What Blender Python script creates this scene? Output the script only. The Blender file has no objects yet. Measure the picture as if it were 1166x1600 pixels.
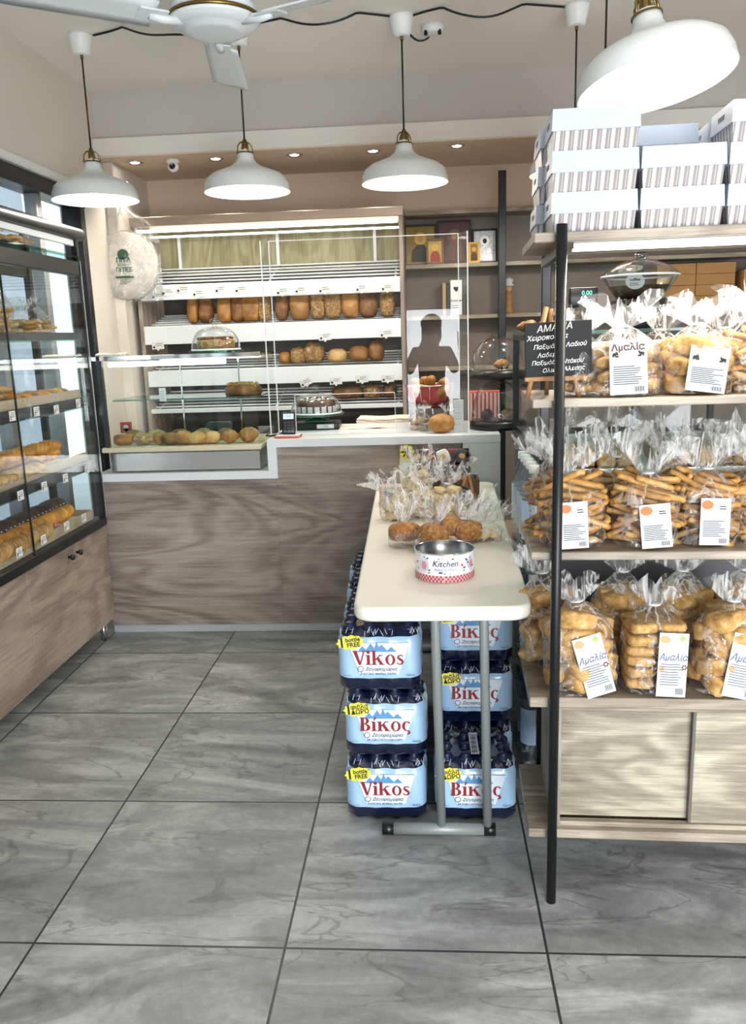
import bpy, math, random
from math import sin, cos, pi, radians
from mathutils import Vector, Matrix
rnd = random.Random(7)
SC = bpy.context.scene
COL = SC.collection

# ------------------------------------------------------------------ camera
CAMPOS = Vector((0.9516, -1.6049, 1.3761))
YAW, PITCH, ROLL, FPX = 0.0711007, 0.212499, -0.0327733, 1268.56
_f = Vector((-sin(YAW)*cos(PITCH), cos(YAW)*cos(PITCH), -sin(PITCH)))
_r0 = Vector((cos(YAW), sin(YAW), 0)); _u0 = _r0.cross(_f)
_r = cos(ROLL)*_r0 + sin(ROLL)*_u0
_u = -sin(ROLL)*_r0 + cos(ROLL)*_u0
cam_data = bpy.data.cameras.new('camera')
cam_data.sensor_fit = 'VERTICAL'; cam_data.sensor_height = 36.0
cam_data.lens = FPX/1600*36.0
cam_data.clip_start = 0.02
cam = bpy.data.objects.new('camera', cam_data); COL.objects.link(cam)
cam.matrix_world = Matrix(((_r.x, _u.x, -_f.x, CAMPOS.x), (_r.y, _u.y, -_f.y, CAMPOS.y), (_r.z, _u.z, -_f.z, CAMPOS.z), (0, 0, 0, 1)))
SC.camera = cam
# measuring helpers: where a sight line of the photograph meets a wall or shelf plane of known position
def _ray(x, y): return _r*((x-583)/FPX) + _u*((800-y)/FPX) + _f
def PX(x, y, v): d = _ray(x, y); return CAMPOS + d*((v-CAMPOS.x)/d.x)
def PY(x, y, v): d = _ray(x, y); return CAMPOS + d*((v-CAMPOS.y)/d.y)
def PZ(x, y, v): d = _ray(x, y); return CAMPOS + d*((v-CAMPOS.z)/d.z)

# ------------------------------------------------------------------ view, world, daylight
SC.view_settings.view_transform = 'Standard'; SC.view_settings.look = 'None'
SC.view_settings.exposure = 0.88; SC.view_settings.gamma = 1.0
SC.view_settings.use_curve_mapping = False
SC.cycles.max_bounces = 10; SC.cycles.diffuse_bounces = 4; SC.cycles.glossy_bounces = 4
SC.cycles.transmission_bounces = 6; SC.cycles.transparent_max_bounces = 28
SC.cycles.sample_clamp_indirect = 6.0
SC.cycles.use_denoising = True
SC.cycles.caustics_reflective = False; SC.cycles.caustics_refractive = False
W = bpy.data.worlds.new('world'); SC.world = W; W.use_nodes = True
_bg = W.node_tree.nodes['Background']
_bg.inputs[0].default_value = (0.86, 0.93, 1.0, 1); _bg.inputs[1].default_value = 1.1
def area(name, loc, rot, sx, sy, power, col, portal=False):
    l = bpy.data.lights.new(name, 'AREA'); l.shape = 'RECTANGLE'; l.size = sx; l.size_y = sy
    l.energy = power; l.color = col
    if portal: l.cycles.is_portal = True
    o = bpy.data.objects.new(name, l); COL.objects.link(o); o.location = loc; o.rotation_euler = rot
    return o
# daylight of the open shop front behind the viewer, and of the window wall on the left
area('front_daylight', (1.75, -2.57, .83), (radians(90), 0, 0), 2.0, 1.6, 90, (0.93, 0.97, 1.0))
area('window_portal', (-0.95, 0.4, 1.21), (0, radians(-90), 0), 1.8, 4.5, 1, (1, 1, 1), True)

# ------------------------------------------------------------------ mesh builder
class MB:
    def __init__(s): s.v = []; s.f = []; s.sm = []; s.mi = []; s.M = None; s.m = 0
    def add(s, vs, fs, smooth=False, M=None):
        n = len(s.v)
        for p in vs:
            p = Vector(p)
            if M is not None: p = M @ p
            s.v.append(p)
        for f in fs: s.f.append([i+n for i in f]); s.sm.append(smooth); s.mi.append(s.m)
        return s
    def box(s, x0, x1, y0, y1, z0, z1, b=0.0, M=None):
        b = min(b, (x1-x0)*.45, (y1-y0)*.45, (z1-z0)*.45)
        if b <= 0:
            vs = [(x, y, z) for z in (z0, z1) for y in (y0, y1) for x in (x0, x1)]
            return s.add(vs, [(0, 2, 3, 1), (4, 5, 7, 6), (0, 1, 5, 4), (2, 6, 7, 3), (0, 4, 6, 2), (1, 3, 7, 5)], False, M)
        vs = []; ids = {}
        X = (x0, x1); Y = (y0, y1); Z = (z0, z1)
        for i in (0, 1):
            for j in (0, 1):
                for k in (0, 1):
                    c = (X[i], Y[j], Z[k]); ii = (1-2*i, 1-2*j, 1-2*k)
                    for a in range(3):
                        p = [c[q] + (0 if q == a else ii[q]*b) for q in range(3)]
                        ids[(i, j, k, a)] = len(vs); vs.append(p)
        g = lambda i, j, k, a: ids[(i, j, k, a)]
        fs = []
        for i in (0, 1):
            q = [g(i, 0, 0, 0), g(i, 1, 0, 0), g(i, 1, 1, 0), g(i, 0, 1, 0)]; fs.append(q if i else q[::-1])
            q = [g(0, i, 0, 1), g(0, i, 1, 1), g(1, i, 1, 1), g(1, i, 0, 1)]; fs.append(q if i else q[::-1])
            q = [g(0, 0, i, 2), g(1, 0, i, 2), g(1, 1, i, 2), g(0, 1, i, 2)]; fs.append(q if i else q[::-1])
        cen = Vector(((x0+x1)/2, (y0+y1)/2, (z0+z1)/2))
        def out(q):
            a, b_, c = (Vector(vs[t]) for t in q[:3]); n = (b_-a).cross(c-a)
            m = sum((Vector(vs[t]) for t in q), Vector())/len(q) - cen
            fs.append(q if n.dot(m) > 0 else q[::-1])
        for i in (0, 1):
            for j in (0, 1):
                out([g(i, j, 0, 0), g(i, j, 1, 0), g(i, j, 1, 1), g(i, j, 0, 1)])
                out([g(i, 0, j, 0), g(i, 1, j, 0), g(i, 1, j, 2), g(i, 0, j, 2)])
                out([g(0, i, j, 1), g(1, i, j, 1), g(1, i, j, 2), g(0, i, j, 2)])
                for k in (0, 1): out([g(i, j, k, 0), g(i, j, k, 1), g(i, j, k, 2)])
        return s.add(vs, fs, False, M)
    def lathe(s, prof, n=32, M=None, smooth=True, sx=1.0, sy=1.0):
        vs = []; fs = []
        for r, z in prof:
            for i in range(n):
                a = 2*pi*i/n; vs.append((r*cos(a)*sx, r*sin(a)*sy, z))
        for k in range(len(prof)-1):
            for i in range(n):
                j = (i+1) % n; fs.append((k*n+i, k*n+j, (k+1)*n+j, (k+1)*n+i))
        if prof[0][0] > 1e-5: fs.append(tuple(range(n))[::-1])
        if prof[-1][0] > 1e-5: fs.append(tuple((len(prof)-1)*n+i for i in range(n)))
        return s.add(vs, fs, smooth, M)
    def shell(s, prof, n=32, M=None):           # lathe without end caps
        vs = []; fs = []
        for r, z in prof:
            for i in range(n):
                a = 2*pi*i/n; vs.append((r*cos(a), r*sin(a), z))
        for k in range(len(prof)-1):
            for i in range(n):
                j = (i+1) % n; fs.append((k*n+i, k*n+j, (k+1)*n+j, (k+1)*n+i))
        return s.add(vs, fs, True, M)
    def cyl(s, a, b, r, n=16, r2=None):
        a = Vector(a); b = Vector(b); d = b-a; L = d.length
        M = Matrix.Translation(a) @ d.to_track_quat('Z', 'Y').to_matrix().to_4x4()
        r2 = r if r2 is None else r2
        n0 = len(s.f)
        s.lathe([(r, 0), (r2, L)], n, M)
        s.sm[-1] = False; s.sm[-2] = False
        return s
    def tube(s, pts, r, n=8, taper=None):
        pts = [Vector(p) for p in pts]; vs = []; fs = []; up = Vector((0, 0, 1))
        prev = None
        for i, p in enumerate(pts):
            d = (pts[min(i+1, len(pts)-1)] - pts[max(i-1, 0)]).normalized()
            if prev is None:
                x = d.orthogonal().normalized()
            else:
                x = (prev - d*prev.dot(d)); x = x.normalized() if x.length > 1e-6 else d.orthogonal().normalized()
            prev = x; y = d.cross(x)
            rr = r if taper is None else taper[i]
            for k in range(n):
                a = 2*pi*k/n; vs.append(p + x*(rr*cos(a)) + y*(rr*sin(a)))
        for i in range(len(pts)-1):
            for k in range(n):
                j = (k+1) % n; fs.append((i*n+k, i*n+j, (i+1)*n+j, (i+1)*n+k))
        fs.append(tuple(range(n))[::-1]); fs.append(tuple((len(pts)-1)*n+k for k in range(n)))
        return s.add(vs, fs, True)
    def prism(s, pts, h, M=None):                 # polygon in XY extruded along +Z
        n = len(pts); vs = [(x, y, 0) for x, y in pts] + [(x, y, h) for x, y in pts]
        A = sum(pts[i][0]*pts[(i+1) % n][1]-pts[(i+1) % n][0]*pts[i][1] for i in range(n))
        o = list(range(n)); o = o if A > 0 else o[::-1]
        fs = [o[::-1], [i+n for i in o]]
        for t in range(n): i, j = o[t], o[(t+1) % n]; fs.append((i, j, j+n, i+n))
        return s.add(vs, fs, False, M)
    def ball(s, c, rx, ry, rz, n=16, m=10, M=None, noise=0.0, seed=0, flat=0.0, sq=1.0):
        R = random.Random(seed); ph = [R.uniform(0, 6.28) for _ in range(6)]
        vs = []; fs = []
        for i in range(m+1):
            t = -pi/2 + pi*i/m
            for j in range(n):
                a = 2*pi*j/n
                e = 1+noise*(sin(3*a+ph[0]+2*t)+sin(5*a+ph[1])*cos(4*t+ph[2])+sin(2*a+5*t+ph[3]))/2
                sg = lambda q: math.copysign(abs(q)**sq, q)
                z = sg(sin(t))*rz*e
                if z < -rz*(1-flat): z = -rz*(1-flat)
                vs.append((c[0]+sg(cos(t))*sg(cos(a))*rx*e, c[1]+sg(cos(t))*sg(sin(a))*ry*e, c[2]+z))
        for i in range(m):
            for j in range(n):
                k = (j+1) % n; fs.append((i*n+j, i*n+k, (i+1)*n+k, (i+1)*n+j))
        return s.add(vs, fs, True, M)
    def rbox(s, x0, x1, y0, y1, z0, z1, r, M=None, n=6, b=0.004):   # rounded corners in plan, small edge bevel
        base = []
        for cx, cy, a0 in ((x1-r, y1-r, 0), (x0+r, y1-r, 90), (x0+r, y0+r, 180), (x1-r, y0+r, 270)):
            for i in range(n+1):
                a = radians(a0+90*i/n); base.append((cx, cy, cos(a), sin(a)))
        vs = []; fs = []; N = len(base)
        lv = [(z0, r-b), (z0+b*.3, r-b*.3), (z0+b, r), (z1-b, r), (z1-b*.3, r-b*.3), (z1, r-b)]
        for z, rr in lv:
            for cx, cy, c, q in base: vs.append((cx+c*rr, cy+q*rr, z))
        for k in range(len(lv)-1):
            for i in range(N):
                j = (i+1) % N; fs.append((k*N+i, k*N+j, (k+1)*N+j, (k+1)*N+i))
        s.add(vs, fs, True, M); n0 = len(s.v)-len(vs)
        s.f.append([n0+i for i in range(N)][::-1]); s.sm.append(False); s.mi.append(s.m)
        s.f.append([n0+(len(lv)-1)*N+i for i in range(N)]); s.sm.append(False); s.mi.append(s.m)
        return s
    def mesh(s, name, mats):
        me = bpy.data.meshes.new(name); me.from_pydata([tuple(p) for p in s.v], [], s.f)
        for m in (mats if isinstance(mats, (list, tuple)) else [mats]): me.materials.append(m)
        me.polygons.foreach_set('use_smooth', s.sm); me.polygons.foreach_set('material_index', s.mi)
        me.update(); return me
    def build(s, name, mats, parent=None, loc=None, rot=None):
        o = bpy.data.objects.new(name, s.mesh(name, mats)); COL.objects.link(o)
        if parent is not None: o.parent = parent
        if loc is not None: o.location = loc
        if rot is not None: o.rotation_euler = rot
        return o

def tag(o, label, cat, group=None, kind=None):
    o['label'] = label; o['category'] = cat
    if group: o['group'] = group
    if kind: o['kind'] = kind
    return o
def thing(name, label, cat, loc=(0, 0, 0), rot=(0, 0, 0), group=None):
    o = bpy.data.objects.new(name, None); COL.objects.link(o); o.empty_display_size = 0.05
    o.location = loc; o.rotation_euler = rot if not isinstance(rot, (int, float)) else (0, 0, rot)
    return tag(o, label, cat, group)
def structure(name, mb, m):
    o = mb.build(name, m); o['kind'] = 'structure'; return o
def dup(root, loc, rot=None, label=None, group=None):
    r = root.copy(); COL.objects.link(r); r.location = loc
    if rot is not None: r.rotation_euler = rot if not isinstance(rot, (int, float)) else (0, 0, rot)
    if label: r['label'] = label
    if group: r['group'] = group
    for ch in list(root.children):
        c = ch.copy(); COL.objects.link(c); c.parent = r
        for g in list(ch.children):
            d = g.copy(); COL.objects.link(d); d.parent = c
    return r
ORD = ['first', 'second', 'third', 'fourth', 'fifth', 'sixth', 'seventh', 'eighth', 'ninth', 'tenth', 'eleventh', 'twelfth', 'thirteenth', 'fourteenth', 'fifteenth', 'sixteenth']
TR = Matrix.Translation
def RX(d): return Matrix.Rotation(radians(d), 4, 'X')
def RY(d): return Matrix.Rotation(radians(d), 4, 'Y')
def RZ(d): return Matrix.Rotation(radians(d), 4, 'Z')
def SCL(x, y, z): return Matrix.Diagonal((x, y, z, 1))

# ------------------------------------------------------------------ lettering
_tc = {}
def text_geo(s, bold=0.0, shear=0.0):
    k = (s, bold, shear)
    if k not in _tc:
        c = bpy.data.curves.new('lettering', 'FONT'); c.body = s; c.align_x = 'CENTER'; c.align_y = 'CENTER'
        c.offset = bold; c.shear = shear; c.resolution_u = 3; c.size = 1.0
        o = bpy.data.objects.new('lettering', c); COL.objects.link(o)
        bpy.context.view_layer.update()
        me = bpy.data.meshes.new_from_object(o.evaluated_get(bpy.context.evaluated_depsgraph_get()))
        _tc[k] = ([tuple(v.co) for v in me.vertices], [tuple(p.vertices) for p in me.polygons])
        bpy.data.objects.remove(o); bpy.data.meshes.remove(me); bpy.data.curves.remove(c)
    return _tc[k]
def add_text(mb, s, size, M, bold=0.0, shear=0.0, sx=1.0, warp=None):
    """text in the XY plane of M, facing +Z of M"""
    vs, fs = text_geo(s, bold, shear)
    vs = [Vector((x*size*sx, y*size, 0)) for x, y, z in vs]
    if warp: vs = [warp(p) for p in vs]
    mb.add(vs, fs, False, M)
FRONT = RX(90)                       # text plane facing -Y
def bars(mb, M, n, w, h, seed=0, lw=0.0006):    # ruled lines standing for small print
    R = random.Random(seed)
    for i in range(n):
        y = h/2-h*(i+.5)/n; x1 = w/2*R.uniform(.3, 1)
        mb.add([(-w/2, y-lw, 0), (x1, y-lw, 0), (x1, y+lw, 0), (-w/2, y+lw, 0)], [(0, 1, 2, 3)], False, M)
def quad(mb, x0, x1, y0, y1, M=None, z=0.0):
    mb.add([(x0, y0, z), (x1, y0, z), (x1, y1, z), (x0, y1, z)], [(0, 1, 2, 3)], False, M)
def disc(mb, r, M=None, n=18, rx=1.0, c=(0, 0)):
    mb.add([(c[0]+r*rx*cos(2*pi*i/n), c[1]+r*sin(2*pi*i/n), 0) for i in range(n)], [tuple(range(n))], False, M)

# ------------------------------------------------------------------ materials
def _c(h):
    if isinstance(h, str):
        h = h.lstrip('#'); v = [int(h[i:i+2], 16)/255 for i in (0, 2, 4)]
        return tuple(x/12.92 if x <= .04045 else ((x+.055)/1.055)**2.4 for x in v) + (1,)
    return tuple(h) + (1,) if len(h) == 3 else h
def new_mat(name):
    m = bpy.data.materials.new(name); m.use_nodes = True
    nt = m.node_tree; return m, nt, nt.nodes['Principled BSDF']
def plain(name, col, rough=.5, metal=0.0, spec=.5, vary=0.0, scale=20.0, bump=0.0, bscale=60.0, coat=0.0):
    m, nt, b = new_mat(name); c = _c(col)
    b.inputs['Base Color'].default_value = c; b.inputs['Roughness'].default_value = rough
    b.inputs['Metallic'].default_value = metal; b.inputs['Specular IOR Level'].default_value = spec
    b.inputs['Coat Weight'].default_value = coat
    tc = nt.nodes.new('ShaderNodeTexCoord')
    if vary:
        n = nt.nodes.new('ShaderNodeTexNoise'); n.inputs['Scale'].default_value = scale; n.inputs['Detail'].default_value = 5
        r = nt.nodes.new('ShaderNodeValToRGB'); r.color_ramp.elements[0].position = .3; r.color_ramp.elements[1].position = .7
        r.color_ramp.elements[0].color = tuple(x*(1-vary) for x in c[:3])+(1,)
        r.color_ramp.elements[1].color = tuple(min(1, x*(1+vary)) for x in c[:3])+(1,)
        nt.links.new(tc.outputs['Object'], n.inputs['Vector']); nt.links.new(n.outputs['Fac'], r.inputs['Fac'])
        nt.links.new(r.outputs['Color'], b.inputs['Base Color'])
    if bump:
        n2 = nt.nodes.new('ShaderNodeTexNoise'); n2.inputs['Scale'].default_value = bscale; n2.inputs['Detail'].default_value = 4
        bp = nt.nodes.new('ShaderNodeBump'); bp.inputs['Strength'].default_value = bump; bp.inputs['Distance'].default_value = .01
        nt.links.new(tc.outputs['Object'], n2.inputs['Vector']); nt.links.new(n2.outputs['Fac'], bp.inputs['Height'])
        nt.links.new(bp.outputs['Normal'], b.inputs['Normal'])
    return m
def baked(name, dark, mid, light, scale=30.0, rough=.6, bump=.5, bscale=None):    # crusts and biscuits
    m, nt, b = new_mat(name); tc = nt.nodes.new('ShaderNodeTexCoord')
    oi = nt.nodes.new('ShaderNodeObjectInfo')
    n = nt.nodes.new('ShaderNodeTexNoise'); n.noise_dimensions = '4D'; n.inputs['Scale'].default_value = scale; n.inputs['Detail'].default_value = 7; n.inputs['Roughness'].default_value = .65
    mu = nt.nodes.new('ShaderNodeMath'); mu.operation = 'MULTIPLY'; mu.inputs[1].default_value = 40
    nt.links.new(oi.outputs['Random'], mu.inputs[0]); nt.links.new(mu.outputs[0], n.inputs['W'])
    nt.links.new(tc.outputs['Object'], n.inputs['Vector'])
    r = nt.nodes.new('ShaderNodeValToRGB'); e = r.color_ramp.elements
    e[0].position = .3; e[0].color = _c(dark); e[1].position = .72; e[1].color = _c(light); q = e.new(.5); q.color = _c(mid)
    nt.links.new(n.outputs['Fac'], r.inputs['Fac']); nt.links.new(r.outputs['Color'], b.inputs['Base Color'])
    b.inputs['Roughness'].default_value = rough
    bp = nt.nodes.new('ShaderNodeBump'); bp.inputs['Strength'].default_value = bump; bp.inputs['Distance'].default_value = .006
    nt.links.new(n.outputs['Fac'], bp.inputs['Height']); nt.links.new(bp.outputs['Normal'], b.inputs['Normal'])
    return m
def wood(name, cols, along='X', scale=1.0, rough=.45, figure=1.0, contrast=1.0):
    m, nt, b = new_mat(name); N = nt.nodes; L = nt.links
    tc = N.new('ShaderNodeTexCoord'); mp = N.new('ShaderNodeMapping'); L.new(tc.outputs['Object'], mp.inputs['Vector'])
    k = 3.2; s = {'X': (1, k, k), 'Y': (k, 1, k), 'Z': (k, k, 1)}[along]
    mp.inputs['Scale'].default_value = tuple(x*scale for x in s)
    n1 = N.new('ShaderNodeTexNoise'); n1.inputs['Scale'].default_value = 1.1; n1.inputs['Detail'].default_value = 3; n1.inputs['Distortion'].default_value = 1.2*figure
    L.new(mp.outputs['Vector'], n1.inputs['Vector'])
    mr = N.new('ShaderNodeMath'); mr.operation = 'MULTIPLY'; mr.inputs[1].default_value = 62*figure
    L.new(n1.outputs['Fac'], mr.inputs[0])
    sn = N.new('ShaderNodeMath'); sn.operation = 'SINE'; L.new(mr.outputs[0], sn.inputs[0])
    n2 = N.new('ShaderNodeTexNoise'); n2.inputs['Scale'].default_value = 5; n2.inputs['Detail'].default_value = 10; n2.inputs['Roughness'].default_value = .78; n2.inputs['Distortion'].default_value = .4
    mp2 = N.new('ShaderNodeMapping'); L.new(tc.outputs['Object'], mp2.inputs['Vector'])
    k2 = 26.0; s2 = {'X': (1, k2, k2), 'Y': (k2, 1, k2), 'Z': (k2, k2, 1)}[along]
    mp2.inputs['Scale'].default_value = tuple(x*scale for x in s2); L.new(mp2.outputs['Vector'], n2.inputs['Vector'])
    a = N.new('ShaderNodeMath'); a.operation = 'MULTIPLY_ADD'; a.inputs[1].default_value = .075*contrast; L.new(sn.outputs[0], a.inputs[0])
    nf = N.new('ShaderNodeMath'); nf.operation = 'MULTIPLY_ADD'; nf.inputs[1].default_value = .62; nf.inputs[2].default_value = .19; L.new(n2.outputs['Fac'], nf.inputs[0]); L.new(nf.outputs[0], a.inputs[2])
    n3 = N.new('ShaderNodeTexNoise'); n3.inputs['Scale'].default_value = .8; n3.inputs['Detail'].default_value = 2; L.new(mp.outputs['Vector'], n3.inputs['Vector'])
    a2 = N.new('ShaderNodeMath'); a2.operation = 'MULTIPLY_ADD'; a2.inputs[1].default_value = .45; L.new(n3.outputs['Fac'], a2.inputs[0]); L.new(a.outputs[0], a2.inputs[2])
    r = N.new('ShaderNodeValToRGB'); e = r.color_ramp.elements
    e[0].position = .55; e[0].color = _c(cols[0]); e[1].position = .88; e[1].color = _c(cols[2]); q = e.new(.72); q.color = _c(cols[1])
    L.new(a2.outputs[0], r.inputs['Fac']); L.new(r.outputs['Color'], b.inputs['Base Color'])
    b.inputs['Roughness'].default_value = rough
    bp = N.new('ShaderNodeBump'); bp.inputs['Strength'].default_value = .12; bp.inputs['Distance'].default_value = .003
    L.new(n2.outputs['Fac'], bp.inputs['Height']); L.new(bp.outputs['Normal'], b.inputs['Normal'])
    return m
def emit(name, col, strength):
    m = bpy.data.materials.new(name); m.use_nodes = True; nt = m.node_tree; nt.nodes.clear()
    e = nt.nodes.new('ShaderNodeEmission'); e.inputs[0].default_value = _c(col); e.inputs[1].default_value = strength
    o = nt.nodes.new('ShaderNodeOutputMaterial'); nt.links.new(e.outputs[0], o.inputs[0]); return m
def schlick(nt, power=5.0, f0=.04):
    N = nt.nodes; L = nt.links
    g = N.new('ShaderNodeNewGeometry'); d = N.new('ShaderNodeVectorMath'); d.operation = 'DOT_PRODUCT'
    L.new(g.outputs['Normal'], d.inputs[0]); L.new(g.outputs['Incoming'], d.inputs[1])
    a = N.new('ShaderNodeMath'); a.operation = 'ABSOLUTE'; L.new(d.outputs['Value'], a.inputs[0])
    o = N.new('ShaderNodeMath'); o.operation = 'SUBTRACT'; o.inputs[0].default_value = 1; o.use_clamp = True; L.new(a.outputs[0], o.inputs[1])
    p = N.new('ShaderNodeMath'); p.operation = 'POWER'; p.inputs[1].default_value = power; L.new(o.outputs[0], p.inputs[0])
    m = N.new('ShaderNodeMath'); m.operation = 'MULTIPLY_ADD'; m.inputs[1].default_value = 1-f0; m.inputs[2].default_value = f0; L.new(p.outputs[0], m.inputs[0])
    return m.outputs[0]
def pane(name, tint=(.97, .99, .98), refl=1.0, rough=.02):
    m = bpy.data.materials.new(name); m.use_nodes = True; nt = m.node_tree; nt.nodes.clear(); N = nt.nodes; L = nt.links
    t = N.new('ShaderNodeBsdfTransparent'); t.inputs[0].default_value = _c(tint)
    g = N.new('ShaderNodeBsdfGlossy'); g.inputs['Roughness'].default_value = rough
    fr = schlick(nt)
    mu = N.new('ShaderNodeMath'); mu.operation = 'MULTIPLY'; mu.inputs[1].default_value = refl; mu.use_clamp = True
    L.new(fr, mu.inputs[0])
    mx = N.new('ShaderNodeMixShader'); L.new(mu.outputs[0], mx.inputs[0]); L.new(t.outputs[0], mx.inputs[1]); L.new(g.outputs[0], mx.inputs[2])
    o = N.new('ShaderNodeOutputMaterial'); L.new(mx.outputs[0], o.inputs[0]); return m
def film(name, gloss=.5, milk=.12, scale=9.0, stretch=(1, 1, 1), bump=1.0, rough=.16):
    """crinkled cellophane: clear, with hard glints and a faint milkiness, creases whitened to paint their highlights"""
    m = bpy.data.materials.new(name); m.use_nodes = True; nt = m.node_tree; nt.nodes.clear(); N = nt.nodes; L = nt.links
    tc = N.new('ShaderNodeTexCoord'); mp = N.new('ShaderNodeMapping'); mp.inputs['Scale'].default_value = stretch
    oi = N.new('ShaderNodeObjectInfo'); mu0 = N.new('ShaderNodeMath'); mu0.operation = 'MULTIPLY'; mu0.inputs[1].default_value = 50
    L.new(oi.outputs['Random'], mu0.inputs[0])
    L.new(tc.outputs['Object'], mp.inputs['Vector'])
    n = N.new('ShaderNodeTexNoise'); n.noise_dimensions = '4D'; n.inputs['Scale'].default_value = scale; n.inputs['Detail'].default_value = 4; n.inputs['Distortion'].default_value = 1.5
    L.new(mu0.outputs[0], n.inputs['W']); L.new(mp.outputs['Vector'], n.inputs['Vector'])
    # ridges: 1-|2n-1| peaks along crease lines
    a = N.new('ShaderNodeMath'); a.operation = 'MULTIPLY_ADD'; a.inputs[1].default_value = 2; a.inputs[2].default_value = -1; L.new(n.outputs['Fac'], a.inputs[0])
    ab = N.new('ShaderNodeMath'); ab.operation = 'ABSOLUTE'; L.new(a.outputs[0], ab.inputs[0])
    rp = N.new('ShaderNodeMapRange'); rp.inputs['From Min'].default_value = .0; rp.inputs['From Max'].default_value = .09
    rp.inputs['To Min'].default_value = 1; rp.inputs['To Max'].default_value = 0; L.new(ab.outputs[0], rp.inputs['Value'])
    bp = N.new('ShaderNodeBump'); bp.inputs['Strength'].default_value = bump; bp.inputs['Distance'].default_value = .02; L.new(ab.outputs[0], bp.inputs['Height'])
    t = N.new('ShaderNodeBsdfTransparent'); t.inputs[0].default_value = (.97, .97, .97, 1)
    g = N.new('ShaderNodeBsdfGlossy'); g.inputs['Roughness'].default_value = rough; L.new(bp.outputs['Normal'], g.inputs['Normal'])
    d = N.new('ShaderNodeBsdfDiffuse'); d.inputs[0].default_value = (.95, .95, .95, 1)
    tl = N.new('ShaderNodeBsdfTranslucent'); tl.inputs[0].default_value = (.95, .95, .95, 1)
    dm = N.new('ShaderNodeMixShader'); L.new(d.outputs[0], dm.inputs[1]); L.new(tl.outputs[0], dm.inputs[2])
    f1 = N.new('ShaderNodeMath'); f1.operation = 'MULTIPLY'; f1.inputs[1].default_value = gloss; f1.use_clamp = True; L.new(schlick(nt, 3.5, .05), f1.inputs[0])
    f1b = N.new('ShaderNodeMath'); f1b.operation = 'MULTIPLY_ADD'; f1b.inputs[1].default_value = gloss*.22; f1b.use_clamp = True; L.new(rp.outputs[0], f1b.inputs[0]); L.new(f1.outputs[0], f1b.inputs[2])
    m1 = N.new('ShaderNodeMixShader'); L.new(f1b.outputs[0], m1.inputs[0]); L.new(t.outputs[0], m1.inputs[1]); L.new(g.outputs[0], m1.inputs[2])
    f2 = N.new('ShaderNodeMath'); f2.operation = 'MULTIPLY_ADD'; f2.inputs[1].default_value = milk*2.6; f2.inputs[2].default_value = milk*.25; f2.use_clamp = True; L.new(rp.outputs[0], f2.inputs[0])  # white mixed into the creases paints bright highlights on top of the milkiness
    m2 = N.new('ShaderNodeMixShader'); L.new(f2.outputs[0], m2.inputs[0]); L.new(m1.outputs[0], m2.inputs[1]); L.new(dm.outputs[0], m2.inputs[2])
    o = N.new('ShaderNodeOutputMaterial'); L.new(m2.outputs[0], o.inputs[0]); return m

WHITE = plain('white_paint', '#e9e7e4', .6, bump=.05, bscale=90)
MATWALL = plain('wall_paint', '#d9d2c8', .75, bump=.08, bscale=120)
TAUPE = plain('taupe_paint', '#dcc4ae', .7, bump=.05)
CEIL = plain('ceiling_paint', '#efe9e4', .8, bump=.05)
BLACKM = plain('black_metal', '#17181b', .38, .3)
BLACKP = plain('black_plastic', '#101114', .3)
DARK = plain('dark_grey', '#3a3b3e', .45)
STEEL = plain('brushed_steel', '#c9c9c7', .22, 1.0, bump=.03, bscale=200)
CHROME = plain('chrome', '#e4e4e6', .08, 1.0)
BRASS = plain('aged_brass', '#7d6a3e', .3, 1.0)
ALU = plain('aluminium_profile', '#c9ced2', .38, .35)
TUBEGREY = plain('grey_powder_coat', '#8b9190', .42, .2)
LAMPWHITE = plain('white_enamel', '#d8dcda', .3, coat=.3)
WHITEG = plain('white_laminate', '#e6ebee', .28)
WHITEP = plain('white_plastic', '#eceeee', .35)
PAPER = plain('white_paper', '#d3d7db', .7)
TAGP = plain('price_card', '#dddedc', .5)
INK = plain('black_ink', '#16181c', .6)
GREYINK = plain('grey_print', '#4a4f57', .6)
BEIGEP = plain('kraft_cream_paper', '#ecdfcf', .75, vary=.04, scale=8)
CARD = plain('cardboard', '#a9804f', .8, vary=.08, scale=6)
WOODG = wood('grey_oak_counter', ('#6b6057', '#988d83', '#b8ada2'), 'X', .8, .4, .8, .8)
WOODL = wood('brown_oak_cabinet', ('#665a50', '#8d7d70', '#ad9e90'), 'Y', .8, .42, .7, .8)
WOODS = wood('limed_oak_shelf', ('#62594c', '#8b8171', '#ada392'), 'X', 1.2, .45, .6)
WOODD = wood('sawn_oak_door', ('#5f594c', '#8d8674', '#b8b29e'), 'X', 1.1, .5, .7, .9)
WOODB = wood('green_grey_oak_back', ('#6f6a4a', '#918b67', '#aaa682'), 'Z', .9, .5, .8)
WOODV = wood('post_oak', ('#6e6258', '#94877c', '#b0a499'), 'Z', 1.0, .45, .8)
WOODT = plain('tray_wood', '#c2ad92', .6, vary=.12, scale=14)
WOODE = plain('easel_wood', '#a8794a', .55, vary=.15, scale=30)
GLASS = pane('clear_glass', (.965, .985, .978), .5)
GLASSE = pane('green_glass_edge', (.45, .7, .62), 1.0)
ACRYL = pane('acrylic_sheet', (.985, .99, .995), .6, .004)
EDGE = plain('polished_acrylic_edge', '#f3f8fa', .15)
DOME = pane('clear_dome', (.96, .97, .97), 2.6, .03)
WINGL = pane('window_glass', (.93, .97, .98), .8)
LEDW = emit('led_strip_light', (1.0, .93, .80), 5)
LEDC = emit('cool_led_tube', (1.0, .97, .88), 7)
BULB = emit('bulb_light', (1.0, .95, .86), 30)
FILM = film('cellophane', .6, .10, 11)
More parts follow.
